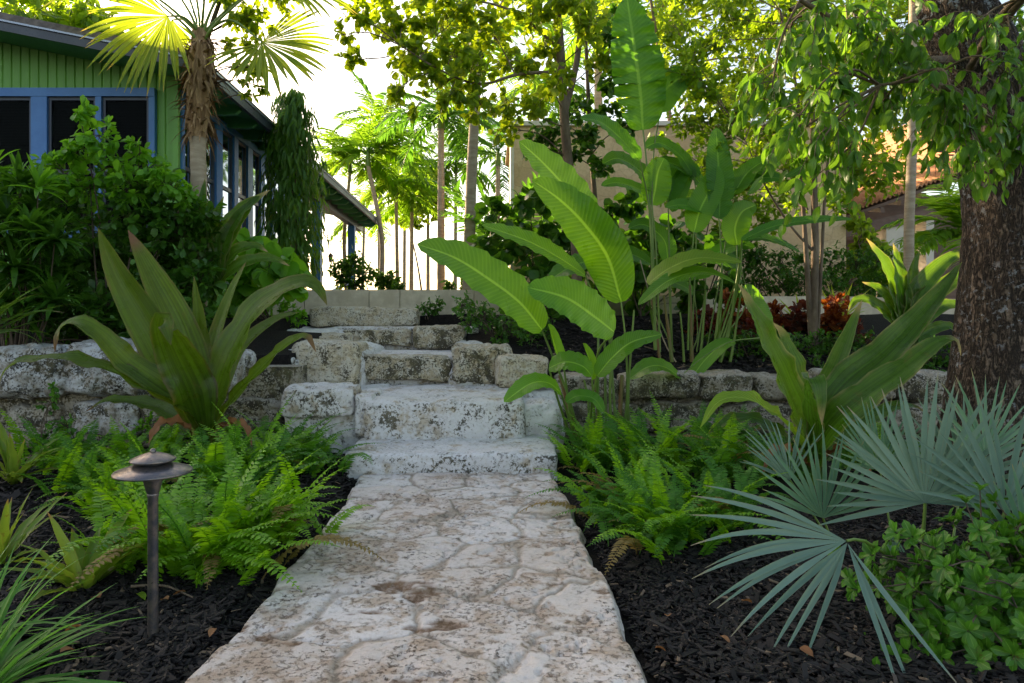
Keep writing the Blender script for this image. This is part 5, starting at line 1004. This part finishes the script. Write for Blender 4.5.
# hanging foliage behind the fan palm
Y = 7.2
twiggy('small_leaved_tree', 'small leaved dark tree partly hidden behind the shaggy fan palm', 'tree', grd(203, Y), [([grd(203, Y)-V3(0, 0, .1), P(200, 180, Y), P(203, 60, Y), P(235, -40, Y)], .04, .02)], cl([(240, 15, 18), (255, 45, 14), (262, 20, 18), (245, 70, 10), (258, 85, 10), (265, 68, 10), (285, 0, 16), (232, 45, 10), (225, -5, 18), (250, 95, 6), (270, -20, 24)], Y, 16, 16, 5, .2), T_SM, .085, LG['sea'], 'bark_dark', 24, 8, droop=.5, leafN=.7)
# backdrop trees
def bgtree(label, px, Y, lst, seed, mat='far', L=.16, rp=34, nt=48, tr=.09, tmpl=None, nper=9):
    b = grd(px, Y, 1.1); top = P(lst[0][0], min(q[1] for q in lst)+20, Y)
    twiggy('garden_tree', label, 'tree', b, [([b, b*.5+top*.5+V3(.1, 0, 0), top], tr, tr*.3)], cl(lst, Y, rp, nt, seed, .9), tmpl or T_OB, L, LG[mat], 'bark_brown', seed, nper, 'trees behind the garden walls', leafN=.8, droop=.15, limb_from=.3, limbr=.02, tk=8)
bgtree('sunlit yellow green tree above the stone clad wall, behind the tallest heliconia leaf', 690, 13.5, [(650, 30), (690, 10), (730, 40), (670, 75), (710, 90), (750, 100), (640, 90), (780, 60), (600, 10), (770, 10), (735, -20), (680, -25), (620, -20)], 61, 'far', .125, 36, 46, nper=12)
bgtree('broad green tree behind the slender tree, over the right end of the stone clad wall', 850, 12.6, [(800, 20), (840, 50), (880, 20), (820, 90), (865, 110), (900, 70), (930, 20), (780, 140), (850, 160), (905, 135), (940, 90), (880, -20), (820, -25), (810, 175), (965, 50), (880, 170)], 62, 'small', .12, 38, 44, nper=11)
bgtree('dense green tree behind the tile roofed pavilion', 1010, 19, [(960, 60), (1000, 30), (1040, 80), (930, 100), (980, 120), (1030, 130), (900, 60), (1060, 20), (960, 0), (1010, -30), (900, 0)], 63, 'shrubdk', .24, 40, 26)
bgtree('low bushy tree in front of the pavilion, behind the curved wall', 872, 12.2, [(858, 222, 14), (866, 238, 16), (882, 245, 12), (878, 262, 16), (862, 265, 16), (892, 282, 12), (900, 262, 10)], 64, 'far', .12, 16, 20, .03)
bgtree('large leafy tree beyond the roof of the green house, at the upper left', 40, 18.6, [(20, 30, 60), (60, 45, 60), (100, 40, 46), (40, 80, 60), (80, 90, 50), (0, 60, 60), (-40, 40, 60), (120, 60, 40), (-80, 50, 60), (-60, 90, 60), (20, 110, 60), (-120, 70, 60)], 66, 'small', .30, 50, 60, .2)  # added tree, placed to keep the low sun off the lower garden
bgtree('yellow green tree low between the distant palms', 425, 26, [(405, 195, 18), (430, 190, 20), (418, 215, 16), (440, 205, 14), (400, 215, 12)], 65, 'far', .30, 18, 20, .05)
# ---------------------------------------------------------------- palms
def feather(b, base, d, L, droop, npair=26, ll=.28, lw=.04, seed=0, drp=.5):
    rs = np.random.RandomState(seed); C = arc(base, d, L, droop, 14); T = nrm(np.gradient(C, axis=0)); v = np.repeat(np.linspace(.12, .99, npair), 2); sg = np.tile([-1, 1], npair)
    x = v*13; i = np.minimum(x.astype(int), 12); f = (x-i)[:, None]; bp = C[i]*(1-f)+C[i+1]*f; t = T[i]; S = nrm(np.cross(t, [0.001, 0, 1.])); m = len(v)
    ln = L*ll*np.sin(np.clip(v*.85+.12, 0, 1)*3.14159)**.6*rs.uniform(.85, 1.1, m)
    b.scatter(leaf_template(5, 3, .3, .7, .16, .4, drp), bp, S*sg[:, None]+t*.65+rs.normal(0, .12, (m, 3)), V3(0, 0, 1)+rs.normal(0, .15, (m, 3)), ln)
    return C
def palm(name, label, px, pyb, Y, cpx, cpy, nf, L, r, mat, seed=0, group=None, bark='bark_pale', z=None, ll=.28, npair=24, lw=.04, el=(-20, 75), bend=0, shaft=True, az=None):
    rs = np.random.RandomState(seed); b = grd(px, Y, 1.1 if z is None else z); c = P(cpx, cpy, Y); t = thing(name, label, 'palm', b, group)
    q = MB(); Cc = spline([b, b*.5+c*.5+V3(bend, 0, 0), c], 30); rr = np.linspace(r*1.15, r*.8, 30)*(1+.04*(np.arange(30) % 2)); q.tube(Cc, rr, 10); q.build('trunk', M[bark], t)
    if shaft: q = MB(); q.tube(spline([c-V3(0, 0, L*.02), c+V3(0, 0, L*.22)], 6), np.linspace(r*1.2, r*.5, 6), 8); q.build('crownshaft', M['greenstem'], t)
    for i in range(nf):
        a = rs.uniform(*(az or (0, 6.283))); e = rad(rs.uniform(*el)); d = np.array([math.cos(a)*math.cos(e), math.sin(a)*math.cos(e), math.sin(e)])
        q = MB(); C = feather(q, c+V3(0, 0, L*.15 if shaft else 0), d, L*rs.uniform(.8, 1.1), rs.uniform(.9, 1.7), npair, ll, lw, seed*100+i); q.tube(C, np.linspace(r*.22, r*.06, 14), 4); q.build('frond', LG[mat], t)
    return t
GP = 'palms beyond the limestone wall'
palm('feather_palm', 'tallest yellow green feather palm beyond the wall, beside the porch roof end', 378, 290, 19, 368, 165, 22, 2.1, .07, 'palm', 1, GP, bend=.25)
palm('feather_palm', 'dark crowned coconut palm rising behind the tallest yellow green palm', 380, 290, 27, 380, 130, 16, 2.5, .10, 'palmd', 2, GP)
palm('feather_palm', 'yellow green feather palm left of the tallest one, over the porch corner', 352, 290, 20, 350, 172, 20, 1.8, .06, 'palm', 3, GP, bend=-.2)
palm('feather_palm', 'short sunlit feather palm third from the porch corner', 398, 290, 21, 396, 192, 20, 1.7, .06, 'palm', 4, GP)
palm('feather_palm', 'short feather palm with thin straight trunk nearest the grey trunk', 411, 290, 22, 412, 205, 20, 1.7, .07, 'palm', 5, GP)
palm('feather_palm', 'far short feather palm lowest at the porch roof end', 362, 290, 30, 364, 222, 20, 2.2, .07, 'palm', 31, GP)
palm('feather_palm', 'far feather palm between the short sunlit ones, slightly taller', 404, 290, 29, 405, 172, 20, 2.4, .07, 'palmd', 32, GP)
palm('feather_palm', 'far yellow feather palm just left of the slim grey trunk', 428, 290, 27, 428, 178, 20, 2.4, .07, 'palm', 33, GP)
palm('feather_palm', 'far feather palm between the slim grey trunk and the thick pale one', 455, 290, 26, 456, 172, 20, 2.3, .07, 'palm', 34, GP)
palm('feather_palm', 'dark feather palm crown beside the slim grey trunk', 441, 290, 15.5, 441, 128, 16, 1.7, .085, 'palmd', 6, GP)
palm('feather_palm', 'palm with the thickest pale trunk, its crown hidden in the round leaved canopy', 468, 300, 10.6, 478, 55, 14, 1.6, .085, 'palm', 7, GP, bend=-.03)
palm('feather_palm', 'small distant palm right of the thick pale trunk', 497, 290, 21, 498, 165, 14, 2.0, .08, 'palmd', 8, GP)
palm('areca_palm', 'low dark areca palm with arching fronds behind the round leaved shrub', 505, 290, 11.0, 502, 262, 22, 1.5, .03, 'palmd', 9, None, z=1.1, ll=.3, el=(35, 85), shaft=False)
palm('areca_palm', 'bright areca palm left of the thick trunk, in front of the pavilion', 962, 290, 9.6, 968, 235, 22, 1.15, .03, 'palm', 10, None, z=1.1, ll=.34, el=(15, 85), shaft=False)
palm('areca_palm', 'yellow green areca palm in front of the left pavilion eave', 868, 280, 11.5, 862, 280, 14, .8, .03, 'palm', 11, None, z=1.1, ll=.3, el=(15, 80), shaft=False)
palm('coconut_palm', 'distant palm behind the gable of the green house at the upper left', 58, 100, 24, 58, 28, 16, 2.6, .14, 'palmd', 12, None)
palm('coconut_palm', 'distant palm whose fronds show in the sky gap above the stone clad wall', 545, 200, 20, 535, 95, 16, 2.2, .12, 'palm', 13, None)
palm('coconut_palm', 'distant palm behind the canopy, over the left corner of the stone clad wall', 600, 200, 18, 598, 30, 18, 2.6, .12, 'palm', 15, None)
b0 = grd(909, 8.8); q = MB(); q.tube(spline([b0-V3(0, 0, .1), P(909, 230, 8.8), P(912, 150, 8.8), P(913, 60, 8.8), P(914, -40, 8.8)], 30), np.linspace(.065, .05, 30), 10)
gt = thing('slim_palm', 'slim smooth grey palm trunk in front of the pavilion column', 'palm', b0); q.build('trunk', M['bark_pale'], gt)
for i in range(12):
    a = i*2.4; e = rad(20+40*((i*7) % 5)/5); q = MB(); C = feather(q, P(914, -40, 8.8), (math.cos(a)*math.cos(e), math.sin(a)*math.cos(e), math.sin(e)), 1.3, 1.2, 24, .28, .04, i+300); q.tube(C, np.linspace(.012, .004, 14), 4); q.build('frond', LG['palmd'], gt)
# shaggy fan palm in front of the house corner
Y = 7.0; fp = thing('fan_palm', 'shaggy trunked fan palm with glowing pleated fans in front of the house corner', 'palm', grd(199, Y))
C = spline([grd(199, Y)-V3(0, 0, .1), P(199, 200, Y), P(198, 150, Y), P(199, 110, Y), P(201, 60, Y), P(201, 30, Y)], 60); v = np.linspace(0, 1, 60)
r = np.interp(v, [0, .62, .67, .74, .86, .95, 1], [.080, .076, .082, .108, .125, .10, .07]); a_ = np.arange(28)/28*6.283
Rr = r[:, None]*(1+.05*np.where(np.arange(60) % 3 == 0, 1, 0)[:, None]*(v < .6)[:, None])*np.ones(28); zz = np.stack([np.cos(a_)[None]*4+0*v[:, None], np.sin(a_)[None]*4+0*v[:, None], v[:, None]*14+0*a_[None]], -1)
Rr = Rr*(1+.22*fbm(zz, 3, 3)*(v > .66)[:, None])
q = MB(); q.tube(C[:41], Rr[:41], 28); q.build('trunk', M['bark_pale'], fp); q = MB(); q.tube(C[39:], Rr[39:]*1.03, 28); q.build('shaggy_head', M['husk'], fp)
rs = np.random.RandomState(2); q = MB()
for i in range(240):                                  # torn leaf bases and fibre around the head
    k_ = rs.randint(40, 58); a = rs.uniform(0, 6.283); rdv = np.array([math.cos(a), math.sin(a), 0]); l = rs.uniform(.10, .30)
    q.ribbon(arc(C[k_]+rdv*r[k_]*.9, rdv*.7+V3(0, 0, rs.uniform(-1.2, .9)), l, rs.uniform(.4, 2), 6), rdv*.5+V3(0, 0, .5), np.linspace(rs.uniform(.012, .03), .002, 6), .3, 3)
q.build('husk', M['husk'], fp)
FN = LG['fan']; hd = C[-2]
def pf(hx, hy, hY, ax, N, R, n, sp, s, via=None, droop=.3): fan(fp, P(hx, hy, Y+hY), ax, N, R, int(n*.85), sp, FN, .58, droop, s, [P(*(via or ((hx+200)/2, min(hy, 30)-12)), Y+hY*.5), hd], .012, 1.0, 'fan_leaf', 'greenstem', .4, .8)
pf(168, 16, -.35, (-.75, -.2, -.55), (.3, -.8, .45), .80, 30, 165, 1, (185, 18), .35)
pf(262, 42, -.2, (.62, -.25, -.35), (.1, -.85, .55), .80, 34, 200, 2, (230, 20), .2)
pf(120, -18, .2, (-.9, 0, -.15), (0, -.5, .85), .80, 30, 170, 3, (160, 0), .4)
pf(285, -10, .1, (.9, 0, -.1), (0, -.6, .8), .75, 30, 170, 4, (240, 0), .4)
pf(205, -40, -.3, (0, -.2, 1), (0, -.9, .2), .7, 30, 200, 5, (204, 0), .3)
pf(225, -30, .5, (.5, .6, .5), (0, -.9, .2), .7, 30, 200, 6, (215, 0), .3)
pf(178, -35, .5, (-.5, .6, .5), (0, -.9, .2), .7, 30, 200, 7, (190, 0), .3)
pf(172, 20, .35, (.1, .3, -.9), (0, -.9, .3), .42, 18, 110, 8, (185, 20), .1)
for k_, (x, y, dY) in enumerate([(187, 12, 0), (215, 5, -.1), (222, 25, -.2), (196, -5, .1), (180, 30, -.2)]):
    q = MB(); q.tube(spline([hd-V3(0, 0, .15), hd*.4+P(x, y, Y+dY)*.6+V3(0, 0, .03), P(x+(x-201)*1.2, y-30, Y+dY)], 12), np.linspace(.018, .008, 12), 7); q.build('petiole', M['greenstem'], fp)
# weeping mast tree
Y = 9.9; mt_ = thing('mast_tree', 'narrow weeping column tree with long hanging leaves against the house side', 'tree', grd(294, Y)); rs = np.random.RandomState(6)
zb_, zt_ = P(0, 288, Y)[2], P(0, 92, Y)[2]; xc = P(293, 0, Y)[0]; q = MB(); q.tube(spline([(xc, Y, 1.0), (xc+.02, Y, 2.5), (xc, Y, zt_)], 12), np.linspace(.06, .012, 12), 8); q.build('trunk', M['bark_brown'], mt_)
m = 3400; h = rs.uniform(0, 1, m)**.85; w_ = np.interp(h, [0, .15, .4, .7, .9, 1], [.2, .42, .44, .37, .24, .06])*rs.uniform(.35, 1.05, m); a = rs.uniform(0, 6.283, m)
clump = .06*np.sin(a*3+h*30)+.05*np.sin(a*5-h*47); w_ = w_+clump
bp = np.stack([xc+w_*np.cos(a), Y+w_*np.sin(a), zb_+.05+h*(zt_-zb_)], -1); out = np.stack([np.cos(a), np.sin(a), 0*a], -1)
q = MB(); q.scatter(leaf_template(7, 3, .5, .8, .17, .3, .5, .04, .02), bp, out*.35-V3(0, 0, 1)+rs.normal(0, .22, (m, 3)), out*.8+V3(0, 0, .4)+rs.normal(0, .35, (m, 3)), .19*rs.uniform(.7, 1.2, m)); q.build('crown', LG['mast'], mt_)
